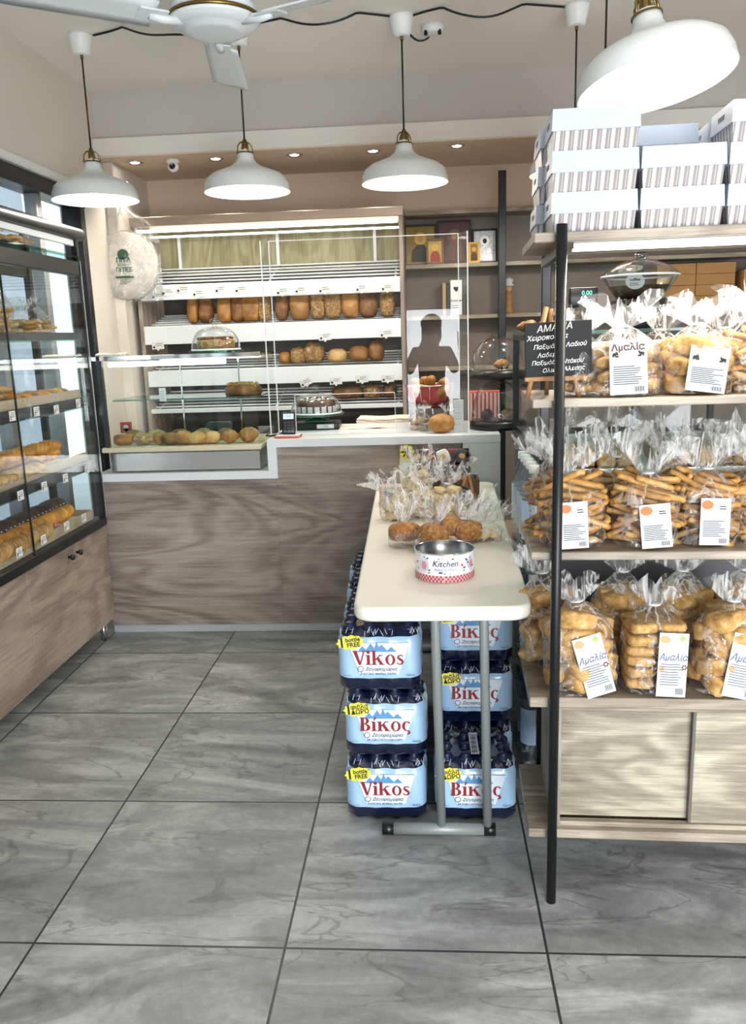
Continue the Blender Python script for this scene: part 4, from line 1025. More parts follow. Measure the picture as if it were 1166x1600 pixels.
MB().box(A(LX)-.03, A(LX)-.012, D(ly0), D(ly1), 1.80, 1.826, .002).build('white_rail', WHITEG, t)
MB().box(A(-.79), A(LX)+.02, D(ly0), D(ly1)-.01, 1.745, 1.753).build('canopy_glass', GLASSE, t)
ysm = 1.30
for a, b in ((ly0+.03, ysm-.0025), (ysm+.0025, ly1-.024)):
    MB().box(A(LX)-.008, A(LX)-.003, D(a), D(b), .60, 1.675).build('front_glass', GLASS, t)
MB().box(A(LX)-.009, A(LX)-.002, D(ysm)-.0025, D(ysm)+.0025, .60, 1.675).build('glass_seal', BLACKP, t)
MB().box(A(-.775), A(LX)-.035, D(ly1)-.012, D(ly1)-.007, .60, 1.735).build('end_glass', GLASS, t)
MB().box(A(LX)-.012, A(LX)-.001, D(ly1)-.001, D(ly1)+.003, .60, 1.74).build('edge_glint', EDGE, t)
SZ = [(1.405, .03), (1.115, .042), (.835, .042)]
for z, h in SZ:
    MB().box(A(-.795), A(LX)-.02, D(ly0)+.03, D(ly1)-.03, z-.006, z, .001).build('glass_shelf', GLASSE, t)
    MB().box(A(LX)-.022, A(LX)-.014, D(ly0)+.03, D(ly1)-.025, z, z+h, .001).build('shelf_edge', BLACKM, t)
# trays: oak-edged, on each level
WT = plain('tray_edge', '#b5a48f', .55, vary=.08)
tl = {}
for lev, z in ((0, 1.116), (1, .836), (2, .602)):
    for k, (a, b) in enumerate(((1.365, 1.93), (.80, 1.355))):
        zb = z+(.044 if lev < 2 else .012)
        r = thing('pastry_tray', 'shallow oak pastry tray on the %s level of the window cabinet, %s half' % (('upper', 'middle', 'bottom')[lev], ('far', 'near')[k]), 'tray', ((-.785+LX-.03)/2, (a+b)/2, z+.0005), group='trays in the window cabinet')
        wx, wy = .098, (b-a)/2
        m = MB().box(-wx, wx, -wy, wy, 0, .012).box(wx-.01, wx, -wy, wy, .012, zb-z+.03, .001).box(-wx, -wx+.01, -wy, wy, .012, zb-z+.025, .001).box(-wx+.01, wx-.01, -wy, -wy+.008, .012, .045).box(-wx+.01, wx-.01, wy-.008, wy, .012, .045)
        m.build('tray_wood', WT, r)
        MB().box(-wx+.011, wx-.011, -wy+.009, wy-.009, .0125, zb-z+.004).build('liner', plain('tray_liner', '#dcc7a6', .7), r)
        tl[(lev, k)] = zb+.009
# price cards on the shelf edges
def side_card(py_, lev, z, i):
    r = thing('price_card', 'price card on the %s shelf edge of the window cabinet, %s from the far end' % (('upper', 'middle', 'bottom')[lev], ORD[i]), 'price card', (LX+.0, py_, z), (0, 0, radians(90)), 'price cards in the window cabinet')
    MB().box(-.022, .022, -.0015, 0, -.018, .018, .0005).build('card', TAGP, r)
    m = MB(); bars(m, TR((.004, -.002, .004)) @ FRONT, 3, .028, .02, i+lev*9, .001); quad(m, -.017, -.011, -.014, .002, TR((0, -.002, 0)) @ FRONT); m.build('print', INK, r)
for lev, pts in ((0, [(122, 630), (88, 640), (57, 643), (19, 650)]), (1, [(136, 733), (102, 747), (69, 760), (32, 774)]), (2, [(131, 809), (104, 822), (68, 843), (30, 863)])):
    for i, (x, y) in enumerate(pts):
        q = PX(x, y, LX); side_card(q.y, lev, q.z, i)

def put(mb, name, m, loc, label, cat, grp, rot=(0, 0, 0)):
    o = mb.build(name, m, None, loc, rot); return tag(o, label, cat, grp)
R = random.Random(11)
def copies(first, n, place, share=True):
    for i in range(n):
        o = first if i == 0 else first.copy()
        if i: COL.objects.link(o)
        o.location, o.rotation_euler = place(i)
# upper level: breadsticks lying along the window, pile
def stick(L_, r, sd, tw=True):
    q = random.Random(sd); pts = [((k/10-.5)*L_, .006*sin(k*.9+sd), r+.003*sin(k*1.7+sd)) for k in range(11)]
    return MB().tube(pts, r, 8, [r*(.8+.25*abs(sin(k*2.1+sd))) if 0 < k < 10 else r*.5 for k in range(11)])
z = tl[(0, 1)]
st = [stick(.175, .016, s_).build('breadstick', (GOLDST, YELL, SEED)[s_ % 3]) for s_ in range(3)]
cnt = 0
for layer in range(4):
    for j in range(12-2*layer):
        src = st[(layer+j) % 3] if layer else st[j % 3]
        o = src if cnt < 3 else src.copy()
        if cnt >= 3: COL.objects.link(o)
        cnt += 1
        o.location = (-.672+R.uniform(-.008, .008), .86+layer*.035+j*.055+R.uniform(-.006, .006), z+layer*.021)
        o.rotation_euler = (0, 0, R.uniform(-.5, .5)); tag(o, ('brown', 'yellow', 'sesame')[(layer+j) % 3]+' breadstick in the loose pile on the upper level of the window cabinet', 'breadstick', ('brown', 'yellow', 'sesame')[(layer+j) % 3]+' breadsticks in the upper pile')
z = tl[(0, 0)]
for i in range(9):
    o = st[i % 3].copy(); COL.objects.link(o); o.location = (-.655+R.uniform(-.01, .01), 1.42+i*.05, z+.002); o.rotation_euler = (0, 0, R.uniform(.9, 1.3))
    tag(o, ('brown', 'yellow', 'sesame')[i % 3]+' breadstick laid on the far upper tray of the window cabinet', 'breadstick', ('brown', 'yellow', 'sesame')[i % 3]+' breadsticks on the far upper tray')
# middle level: yellow rolls behind, dark twists and tan ridged rolls in front
def ridged(l, r, n=7):
    pts = []; tp = []
    for k in range(25): u = k/24; pts.append(((u-.5)*l, 0, r*.85)); tp.append(r*(max(.25, sin(pi*(u*.92+.04)))**.5)*(1+.10*sin(u*n*6.28)))
    return MB().tube(pts, r, 10, tp)
z0, z1 = tl[(1, 0)], tl[(1, 1)]
yr = ridged(.105, .027).build('filled_roll', YELL); dk = ridged(.085, .021).build('dark_roll', CRUSTD); tn = ridged(.085, .022, 9).build('tan_roll', PALE)
c1 = c2 = c3 = 0
for i in range(11):
    o = yr if i == 0 else yr.copy()
    if i: COL.objects.link(o)
    y = 1.885-i*.095; zz_ = z0 if y > 1.36 else z1
    o.location = (-.735+R.uniform(-.008, .008), y, zz_); o.rotation_euler = (0, 0, R.uniform(.9, 1.9))
    tag(o, 'yellow filled roll in the back row of the middle level of the window cabinet', 'pastry', 'yellow rolls on the middle level')
for i in range(8):
    o = yr.copy(); COL.objects.link(o); y = 1.83-i*.1; zz_ = z0 if y > 1.36 else z1
    o.location = (-.715+R.uniform(-.008, .008), y, zz_+.042); o.rotation_euler = (0, 0, R.uniform(-.4, .5)); tag(o, 'yellow filled roll lying on top of the back row of rolls in the window cabinet', 'pastry', 'upper yellow rolls on the middle level')
for i in range(7):
    o = dk if i == 0 else dk.copy()
    if i: COL.objects.link(o)
    y = 1.60-i*.11; zz_ = z0 if y > 1.36 else z1
    o.location = (-.665, y, zz_); o.rotation_euler = (0, 0, R.uniform(-.3, .3)); tag(o, 'dark brown ridged roll in the middle row of the window cabinet', 'pastry', 'dark rolls on the middle level')
for i in range(12):
    o = tn if i == 0 else tn.copy()
    if i: COL.objects.link(o)
    y = 1.50-i*.058; zz_ = z0 if y > 1.36 else z1
    o.location = (-.615, y, zz_); o.rotation_euler = (0, 0, R.uniform(-.25, .25)); tag(o, 'tan ridged biscuit roll in the front row of the middle level of the window cabinet', 'pastry', 'tan rolls on the middle level')
# bottom level: rows of overlapping biscuits
z0, z1 = tl[(2, 0)], tl[(2, 1)]
def biscuit(r, th): return MB().lathe([(r*.86, -th/2), (r, -th*.2), (r, th*.2), (r*.86, th/2), (0, th*.55)], 20)
ch = biscuit(.050, .014)
ch = ch.build('chocolate_biscuit', CHOC)
dots = MB()
for i in range(9): a = i*2.4; rr = .011*math.sqrt(i); dots.ball((rr*cos(a)*1.3, rr*sin(a)*1.3, .008), .0045, .0045, .003, 6, 4)
dm_ = dots.build('sugar_dots', PAPER, ch)
ye = biscuit(.035, .011).build('yellow_biscuit', YELL); ta = biscuit(.034, .012).build('tan_biscuit', GOLDST); pk = ridged(.07, .012, 6).build('pink_biscuit', PINKM)
def overlap_row(src, n, x, y0, dy, r, label, grp, flat=62):
    for i in range(n):
        if i == 0: o = src
        else:
            o = src.copy(); COL.objects.link(o)
            for c in list(src.children): d = c.copy(); COL.objects.link(d); d.parent = o
        y = y0-i*dy; zz_ = z0 if y > 1.36 else z1
        o.location = (x+R.uniform(-.003, .003), y, zz_+r*.9); o.rotation_euler = (radians(flat+R.uniform(-6, 6)), 0, R.uniform(-.08, .08))
        tag(o, label, 'biscuit', grp)
overlap_row(ch, 22, -.742, 1.90, .034, .048, 'chocolate biscuit with white sugar dots in the rear row of the bottom tray', 'chocolate biscuits on the bottom tray', 55)
overlap_row(ye, 30, -.675, 1.86, .022, .033, 'yellow biscuit in the tightly overlapped row of the bottom tray', 'yellow biscuits on the bottom tray')
overlap_row(ta, 26, -.602, 1.50, .021, .031, 'tan biscuit in the front overlapped row of the bottom tray', 'tan biscuits on the bottom tray')
for i in range(6):
    o = pk if i == 0 else pk.copy()
    if i: COL.objects.link(o)
    y = 1.66-i*.075; o.location = (-.638, y, z0 if y > 1.36 else z1); o.rotation_euler = (0, 0, R.uniform(-.3, .3)); tag(o, 'pink glazed finger biscuit lying between the rows of the bottom tray', 'biscuit', 'pink biscuits on the bottom tray')
# bagged breadsticks on the black shelf and on the canopy
def stickbag(loc, label, n, L_, sd, h=.16):
    t = thing('breadstick_bag', label, 'bag', loc); q = random.Random(sd)
    ms = [stick(L_, .009, sd+k).mesh('breadstick', (PALE, GOLDST)[k % 2]) for k in range(3)]
    for i in range(n):
        o = bpy.data.objects.new('breadstick', ms[i % 3]); COL.objects.link(o); o.parent = t
        lay = i//5; o.location = (q.uniform(-.015, .015), -.08+(i % 5)*.036+q.uniform(-.008, .008), .004+lay*.02); o.rotation_euler = (0, q.uniform(-.06, .06), q.uniform(-.35, .35))
    m = MB(); vs = []; fs = []; N = 28; K = 12
    for k in range(K+1):
        v = k/K; w = (.13-.05*v)*(1+.06*sin(v*11)); d = (.125-.03*v)
        zz = v*h
        for j in range(N):
            a = 2*pi*j/N; e = 1+.05*sin(5*a+v*6)+.03*sin(11*a-v*9)
            vs.append((min(.105, max(-.105, w*cos(a)*e)), d*sin(a)*e*1.1, zz+.012*sin(3*a+sd)*v))
    for k in range(K):
        for j in range(N): q_ = (j+1) % N; fs.append((k*N+j, k*N+q_, (k+1)*N+q_, (k+1)*N+j))
    m.add(vs, fs, True); m.build('film', FILM, t)
    m = MB(); vs = []; fs = []
    for k in range(5):
        v = k/4
        for j in range(N):
            a = 2*pi*j/N; r_ = (.02+.06*v)*(1+.35*sin(7*a+sd)); vs.append((r_*cos(a)*.8, r_*sin(a), h-.012+.05*v))
    for k in range(4):
        for j in range(N): q_ = (j+1) % N; fs.append((k*N+j, k*N+q_, (k+1)*N+q_, (k+1)*N+j))
    m.add(vs, fs, True); m.build('gathered_top', FILMT, t)
stickbag((-.675, 1.66, 1.406), 'bag of pale breadsticks at the far end of the top shelf in the window cabinet', 20, .19, 3, .13)
stickbag((-.675, 1.36, 1.406), 'fuller clear bag of pale breadsticks, second from the far end in the window cabinet', 30, .19, 8, .17)
stickbag((-.68, 1.55, 1.754), 'clear bag of breadsticks lying on the glass top of the window cabinet', 10, .19, 13, .07)
# ================================================================== folding table
TXC, TZ_ = .978, .721
t = thing('folding_table', 'white plastic folding table with grey tube legs reaching to the counter', 'table', (TXC, .30, 0))
def taper_top():
    m = MB(); y0, y1 = .0, 1.735; w0, w1 = .222, .262; r = .05; out = []
    def corner(cx, cy, a0):
        for i in range(7): a = radians(a0+90*i/6); out.append((cx+r*cos(a), cy+r*sin(a)))
    corner(w1-r, y1-r, 0); corner(-w1+r, y1-r, 90); corner(-w0+r, y0+r, 180); corner(w0-r, y0+r, 270)
    N = len(out); vs = []; fs = []; cx, cy = 0, .86
    for z, k in ((TZ_-.038, .010), (TZ_-.034, .003), (TZ_-.026, 0), (TZ_-.008, 0), (TZ_-.002, .003), (TZ_, .010)):
        for x, y in out:
            d = Vector((x-cx, (y-cy)*.3)); d.normalize(); vs.append((x-d.x*k, y-d.y*k, z))
    for q in range(5):
        for i in range(N): j = (i+1) % N; fs.append((q*N+i, q*N+j, (q+1)*N+j, (q+1)*N+i))
    m.add(vs, fs, True); m.add(vs[:N], [tuple(range(N))[::-1]]); m.add(vs[5*N:], [tuple(range(N))])
    return m
taper_top().build('tabletop', plain('moulded_plastic', '#e6e2d6', .42, bump=.04, bscale=300), t)
for y, s in ((.145, 1), (1.5, -1)):
    for xa, xb in ((-.017, -.008), (.110, .120)):
        MB().tube([(xa, y-.02*s, TZ_-.038), (xa, y-.02*s, TZ_-.05), (xb, y, .03)], .0125, 14).build('leg', TUBEGREY, t)
    fbm = MB().cyl((-.145, y, .018), (.112, y, .018), .0165, 16).build('foot_bar', TUBEGREY, t)
    MB().cyl((-.175, y, .018), (-.143, y, .018), .018, 16).build('end_cap', BLACKP, fbm)
    MB().cyl((.110, y, .018), (.142, y, .018), .018, 16).build('end_cap', BLACKP, fbm)

# ================================================================== water packs
NAVY = plain('navy_shrink_film', '#0b1430', .18, coat=.6)
SKY = plain('label_sky_blue', '#a5c6e6', .25, coat=.4, vary=.06, scale=18)
PALEB = plain('label_pale', '#dfeaf5', .3, coat=.3)
MOUNT = plain('label_mountain', '#5f93c4', .3, coat=.3)
RED = plain('label_red', '#8d1f24', .35)
YEL = plain('sticker_yellow', '#eadf3a', .4)
CAPB = plain('dark_blue_cap', '#141d3a', .3)
CLEARB = pane('bottle_plastic', (.93, .96, .98), 1.3, .05)
def ribbon(mb, pts, ws, M):
    P = [Vector((x, y)) for x, y in pts]; vs = []
    for i, p in enumerate(P):
        d = (P[min(i+1, len(P)-1)]-P[max(i-1, 0)]).normalized(); n = Vector((-d.y, d.x))
        a = p+n*ws[i]/2; b = p-n*ws[i]/2; vs += [(a.x, a.y, 0), (b.x, b.y, 0)]
    mb.add(vs, [(2*i, 2*i+1, 2*i+3, 2*i+2) for i in range(len(P)-1)], False, M)
def ring(mb, cx, cy, R1, R2, r1, r2, a0, a1, M, n=24):
    vs = []
    for i in range(n+1):
        a = radians(a0+(a1-a0)*i/n); vs += [(cx+R1*cos(a), cy+R2*sin(a), 0), (cx+r1*cos(a), cy+r2*sin(a), 0)]
    mb.add(vs, [(2*i, 2*i+1, 2*i+3, 2*i+2) for i in range(n)], False, M)
def serif_word(mb, word, size, M):
    def q(pts, X): mb.add([((x+X)*size-W/2, y*size, 0) for x, y in pts], [tuple(range(len(pts)))], False, M)
    def r(x0, x1, y0, y1, X): q([(x0, y0), (x1, y0), (x1, y1), (x0, y1)], X)
    wid = {'V': .86, 'i': .38, 'k': .88, 'o': .74, 's': .58, 'B': .80, 'í': .40, 'κ': .88, 'ς': .62}
    W = sum(wid[c] for c in word)*size; X = 0
    for c in word:
        Mo = M @ TR((X*size-W/2, 0, 0)) @ SCL(size, size, 1)
        if c == 'V': q([(.0, 1), (.26, 1), (.53, 0), (.37, 0)], X); q([(.70, 1), (.79, 1), (.51, 0), (.42, 0)], X); r(-.05, .33, .95, 1, X); r(.60, .90, .95, 1, X)
        elif c in 'ií':
            r(.06, .26, 0, .7, X); r(-.02, .26, .64, .70, X); r(-.02, .34, 0, .06, X)
            if c == 'i': ring(mb, .16, .90, .12, .12, 0, 0, 0, 360, Mo, 16)
            else: q([(.13, .78), (.21, .78), (.36, 1.02), (.22, 1.02)], X)
        elif c in 'kκ':
            r(.06, .26, 0, 1 if c == 'k' else .7, X); tp = 1 if c == 'k' else .7; r(-.02, .26, tp-.06, tp, X); r(-.02, .34, 0, .06, X)
            q([(.26, .32), (.26, .42), (.54, .70), (.64, .70)], X); r(.48, .74, .64, .70, X); q([(.32, .40), (.46, .54), (.80, 0), (.56, 0)], X); r(.50, .86, 0, .06, X)
        elif c == 'o': ring(mb, .36, .35, .33, .37, .15, .31, 0, 360, Mo, 28)
        elif c == 's':
            ribbon(mb, [(.46, .56), (.42, .64), (.28, .67), (.15, .60), (.13, .50), (.24, .40), (.38, .30), (.44, .18), (.36, .06), (.22, .03), (.10, .08), (.07, .18)], [.06, .07, .07, .11, .15, .18, .18, .15, .10, .07, .07, .06], Mo)
        elif c == 'B':
            r(.08, .30, 0, 1, X); r(-.0, .32, .95, 1, X); r(-.0, .32, 0, .05, X)
            ring(mb, .30, .75, .34, .25, .14, .20, -90, 90, Mo); ring(mb, .30, .27, .42, .27, .20, .22, -90, 90, Mo)
        elif c == 'ς':
            ring(mb, .36, .36, .32, .36, .13, .30, 40, 270, Mo); ribbon(mb, [(.36, .03), (.50, -.02), (.54, -.12), (.46, -.22), (.34, -.22)], [.06, .14, .13, .07, .05], Mo)
        X += wid[c]
PW, PD, PH = .238, .196, .198
def lobed(k, grow=0.0):       # plan outline of 4x3 shrink-wrapped bottles
    out = []; nx, ny = 4, 3; rx, ry = PW/2+grow, PD/2+grow; r = .03
    n = 120
    for i in range(n):
        a = 2*pi*i/n; c, s = cos(a), sin(a); e = 5.0
        rad = (abs(c/rx)**e+abs(s/ry)**e)**(-1/e); x, y = rad*c, rad*s
        amp = k
        if abs(y)/ry > abs(x)/rx: dy = amp*(abs(cos(pi*nx*(x/(2*rx)+.5)))**1.2); y -= math.copysign(dy, y)
        else: dx = amp*(abs(cos(pi*ny*(y/(2*ry)+.5)))**1.2); x -= math.copysign(dx, x)
        out.append((x, y))
    return out
def rings(mb, levels):
    vs = []; n = 120; fs = []
    for z, grow, k in levels:
        for x, y in lobed(k, grow): vs.append((x, y, z))
    for q in range(len(levels)-1):
        for i in range(n): j = (i+1) % n; fs.append((q*n+i, q*n+j, (q+1)*n+j, (q+1)*n+i))
    mb.add(vs, fs, True); return mb
pk_meshes = {}
def water_pack(lang, x, y, z, label, detail=True, rz=0):
    t = thing('water_bottle_pack', label, 'water pack', (x, y, z), rz, 'shrink-wrapped packs of small water bottles')
    if 'wrap' not in pk_meshes:
        m = rings(MB(), [(0, -.02, .004), (.004, -.008, .008), (.014, .0, .007), (.045, .0, .003), (.10, -.001, .002), (.150, .0, .003), (.165, -.006, .006), (.180, -.018, .010), (.186, -.03, .012)])
        n = 120; m.add(m.v[:n], [tuple(range(n))[::-1]]); m.add(m.v[8*n:9*n], [tuple(range(n))])
        pk_meshes['wrap'] = m.mesh('wrap', NAVY)
        m = rings(MB(), [(.044, .0004, .003), (.050, .0010, .0028), (.10, .0002, .0022), (.148, .0010, .003), (.158, -.002, .0045), (.164, -.0048, .006)])
        pk_meshes['printed_band'] = m.mesh('printed_band', SKY)
        m = MB()
        for i in range(4):
            for j in range(3):
                cx_, cy_ = (i-1.5)*.054, (j-1)*.056
                m.lathe([(.024, .178), (.022, .184), (.013, .190), (.013, .1965), (.011, .198), (0, .198)], 12, TR((cx_, cy_, 0)))
        pk_meshes['bottle_caps'] = m.mesh('bottle_caps', CAPB)
        m = MB(); Rr = random.Random(2)
        for i in range(20):
            a = Rr.uniform(-.11, .11); zz0 = Rr.uniform(.165, .176)
            m.tube([(a, -.096+(zz0-.16)*.7, zz0), (a+Rr.uniform(-.01, .01), -.086+(zz0-.16)*.6, zz0+.014)], .0008, 4)
        pk_meshes['film_creases'] = m.mesh('film_creases', PALEB)
    for nm in ('wrap', 'printed_band', 'bottle_caps', 'film_creases'):
        o = bpy.data.objects.new(nm, pk_meshes[nm]); COL.objects.link(o); o.parent = t
    if not detail: return t
    key = 'art'+lang
    if key not in pk_meshes:
        def curve(p): return Vector((p.x, p.y, 0))
        F = TR((0, -PD/2-.0022, 0)) @ FRONT; F2 = TR((0, -PD/2-.0030, 0)) @ FRONT; F3 = TR((0, -PD/2-.0037, 0)) @ FRONT
        a = MB()
        a.add([(-.085, .150, 0), (.085, .150, 0), (.055, .058, 0), (-.055, .058, 0)], [(0, 1, 2, 3)], False, F)
        pk_meshes['art'+lang+'p'] = a.mesh('pale_panel', PALEB)
        a = MB()
        for x_, w_, h_ in ((-.045, .03, .018), (-.022, .035, .026), (.008, .04, .022), (.035, .03, .015), (-.005, .022, .030)):
            a.add([(x_-w_/2, .124, 0), (x_+w_/2, .124, 0), (x_+w_*.12, .124+h_*.75, 0), (x_, .124+h_, 0), (x_-w_*.2, .124+h_*.6, 0)], [(0, 1, 2, 3, 4)], False, F2)
        pk_meshes['art'+lang+'m'] = a.mesh('mountains', MOUNT)
        a = MB(); serif_word(a, 'Vikos' if lang == 'en' else 'Bíκoς', .042, F3 @ TR((0, .086, 0)))
        pk_meshes[key] = a.mesh('red_lettering', RED)
        a = MB()
        ring(a, -.052, .074, .0085, .0085, .007, .007, 0, 360, F3, 20); ribbon(a, [(-.052, .066), (-.050, .060), (-.053, .056)], [.0015]*3, F3)
        pk_meshes[key+'b'] = a.mesh('balloon_mark', plain('navy_ink', '#1c2a55', .4)); a = MB()
        add_text(a, 'Ζαγοροχώρια', .0135, F3 @ TR((.005, .073, 0)), .01, .3); pk_meshes[key+'z'] = a.mesh('script_lettering', plain('navy_ink', '#1c2a55', .4)); a = MB()
        add_text(a, 'NATURAL MINERAL WATER' if lang == 'en' else 'ΦΥΣΙΚΟ ΜΕΤΑΛΛΙΚΟ ΝΕΡΟ', .0075, F3 @ TR((0, .059, 0)), .01)
        pk_meshes[key+'n'] = a.mesh('water_type_lettering', plain('navy_ink', '#1c2a55', .4)); a = MB()
        add_text(a, '12x0,5L', .0085, F3 @ TR((.088, .0545, 0)), .01); add_text(a, 'vikos.com', .006, F3 @ TR((-.09, .0545, 0)))
        pk_meshes[key+'s'] = a.mesh('small_lettering', plain('navy_ink', '#1c2a55', .4))
        a = MB(); St = TR((-.078, -PD/2-.0045, .153)) @ RX(84) @ RZ(6); pts = []
        for i in range(22):
            an = 2*pi*i/22; r_ = 1 if i % 2 else .86; pts.append((.040*r_*cos(an), .021*r_*sin(an), 0))
        a.add(pts, [tuple(range(22))], False, St); pk_meshes[key+'y'] = a.mesh('yellow_sticker', YEL)
        a = MB(); St = St @ TR((0, 0, .0008))
        add_text(a, '1', .038, St @ TR((-.024, .0, 0)), .03); add_text(a, 'bottle' if lang == 'en' else 'φιάλη', .017, St @ TR((.007, .007, 0)), .03); add_text(a, 'FREE' if lang == 'en' else 'ΔΩΡΟ', .018, St @ TR((.008, -.008, 0)), .03)
        pk_meshes[key+'t'] = a.mesh('sticker_lettering', INK)
    ar = None
    for nm, k in (('pale_panel', key+'p'), ('mountains', key+'m'), ('red_lettering', key), ('small_lettering', key+'s'), ('balloon_mark', key+'b'), ('script_lettering', key+'z'), ('water_type_lettering', key+'n'), ('yellow_sticker', key+'y'), ('sticker_lettering', key+'t')):
        o = bpy.data.objects.new(nm, pk_meshes[k]); COL.objects.link(o); o.parent = t
    return t
lx = .812; LY = .505+PD/2
for k, (lg, dx, lv) in enumerate([('en', .0, 'bottom'), ('gr', .004, 'middle'), ('en', -.008, 'top')]):
    water_pack(lg, lx+dx, LY+.004*k, k*.1985, 'blue water pack with %s label, %s of the front left stack under the table' % (('English', 'Greek', 'English')[k], lv))
p0 = water_pack('gr', 1.070, .505+PD/2, 0, 'blue water pack with Greek label standing alone before the right stack, behind the table leg')
m = MB(); m.add([(-.012, -.07, .1995), (.012, -.07, .1995), (.010, .06, .1995), (-.014, .06, .1995)], [(0, 1, 2, 3)]); m.build('handle_strap', PAPER, p0)
m = MB()
for i in range(12): quad(m, -.009, .007, -.06+i*.009, -.06+i*.009+(.003 if i % 3 else .005), None, .2002)
m.build('barcode', INK, p0)
for k in range(3): water_pack('gr', 1.080, .715+PD/2, k*.1985, 'blue water pack with Greek label, %s of the set-back right stack under the table' % ('bottom', 'middle', 'top')[k], k > 0)
for r_, yy in enumerate((.72, .94, 1.16)):
    for k in range(3): water_pack('en', .800-.012*r_, yy+PD/2, k*.1985, 'dark blue water pack, %s layer of the %s stack behind the front left one' % (('bottom', 'middle', 'top')[k], ('first', 'second', 'third')[r_]), False)

# large clear bottles in a column between table and shelves
def bottle_parts(t, x, y, capm):
    T_ = TR((x, y, 0)) @ SCL(1, 1, 1.09)
    m = MB().shell([(.0, .004), (.030, .0), (.035, .008), (.035, .05), (.033, .056), (.035, .062), (.035, .10), (.0335, .106), (.035, .112), (.035, .20), (.033, .215), (.026, .245), (.016, .268), (.013, .275), (.013, .288)], 24, T_)
    b = m.build('bottle', CLEARB, t)
    MB().lathe([(.0148, .280), (.0152, .284), (.0152, .300), (.013, .302), (0, .302)], 18, T_).build('cap', WHITEP, b)
    MB().shell([(.0355, .098), (.0357, .10), (.0357, .205), (.0355, .207)], 24, T_).build('label', plain('bottle_label', '#b9d3ee', .3), b)
for k in range(3):
    t = thing('large_water_pack', 'clear film pack of large water bottles, %s of the column beside the right table edge' % ('bottom', 'middle', 'top')[k], 'water pack', (1.262, .95, k*.331))
    for j in range(5): bottle_parts(t, 0, -.16+j*.073, WHITEP)
    m = MB(); vs = []; fs = []; N = 40
    for z, sc in ((.002, .97), (.02, 1.0), (.11, .985), (.20, 1.0), (.235, .97), (.262, .72)):
        for i in range(N):
            a = 2*pi*i/N; c, s_ = cos(a), sin(a); e = 4; rad = (abs(c/.0365)**e+abs(s_/.19)**e)**(-1/e)
            vs.append((min(.0375, max(-.0375, rad*c*sc*(1+.012*sin(i*3.1+z*80)))), (rad*s_)*sc-.014, z))
    for q in range(5):
        for i in range(N): j = (i+1) % N; fs.append((q*N+i, q*N+j, (q+1)*N+j, (q+1)*N+i))
    m.add(vs, fs, True); m.build('shrink_film', FILMV, t)

# ================================================================== bags
def piece_mesh(kind, v):
    k = ('piece', kind, v)
    if k in pk_meshes: return pk_meshes[k]
    m = MB(); q = random.Random(v*7+len(kind))
    if kind == 'loop':                      # folded golden sticks
        L_ = .045+.008*v; r = .0072; pts = []
        for i in range(8): pts.append((-L_+2*L_*i/7*.9, -.012+.002*sin(i), r))
        for i in range(5): a = -pi/2+pi*(i+.5)/5; pts.append((L_*.8+.012*cos(a), .012*sin(a), r+.001))
        for i in range(8): pts.append((L_*.8-2*L_*i/7*.85, .013+.002*sin(i*1.3), r+.002))
        m.tube(pts, r, 9); me = m.mesh('twisted_rusk', GOLDST)
    elif kind == 'round':
        m.ball((0, 0, .012), .034, .034, .014, 18, 10, None, .05, v, .1, .8); me = m.mesh('round_rusk', RUSKD if v % 2 else RUSK)
    elif kind == 'chunk':
        m.ball((0, 0, .02), .045, .034, .022, 18, 12, None, .10, v+3, .1, .55); me = m.mesh('rusk_piece', RUSK)
    elif kind == 'slice':
        m.ball((0, 0, .014), .05, .042, .013, 18, 10, None, .05, v+9, .1, .42); me = m.mesh('rusk_slice', RUSK)
    elif kind == 'barley':
        m.ball((0, 0, .03), .05, .042, .032, 20, 12, None, .06, v+5, .1, .85); me = m.mesh('barley_roll', SEEDB)
    elif kind == 'cream':
        m.ball((0, 0, .014), .03, .026, .016, 14, 9, None, .09, v+2, .1, .6); me = m.mesh('cream_rusk', PALEC)
    pk_meshes[k] = me; return me
SEEDB = baked('seeded_brown_roll', '#6e421c', '#a86f35', '#d9b075', 90, .6, .7)
PALEC = baked('cream_rusk', '#c9a869', '#e2cb94', '#f1e3bd', 30, .7, .6)
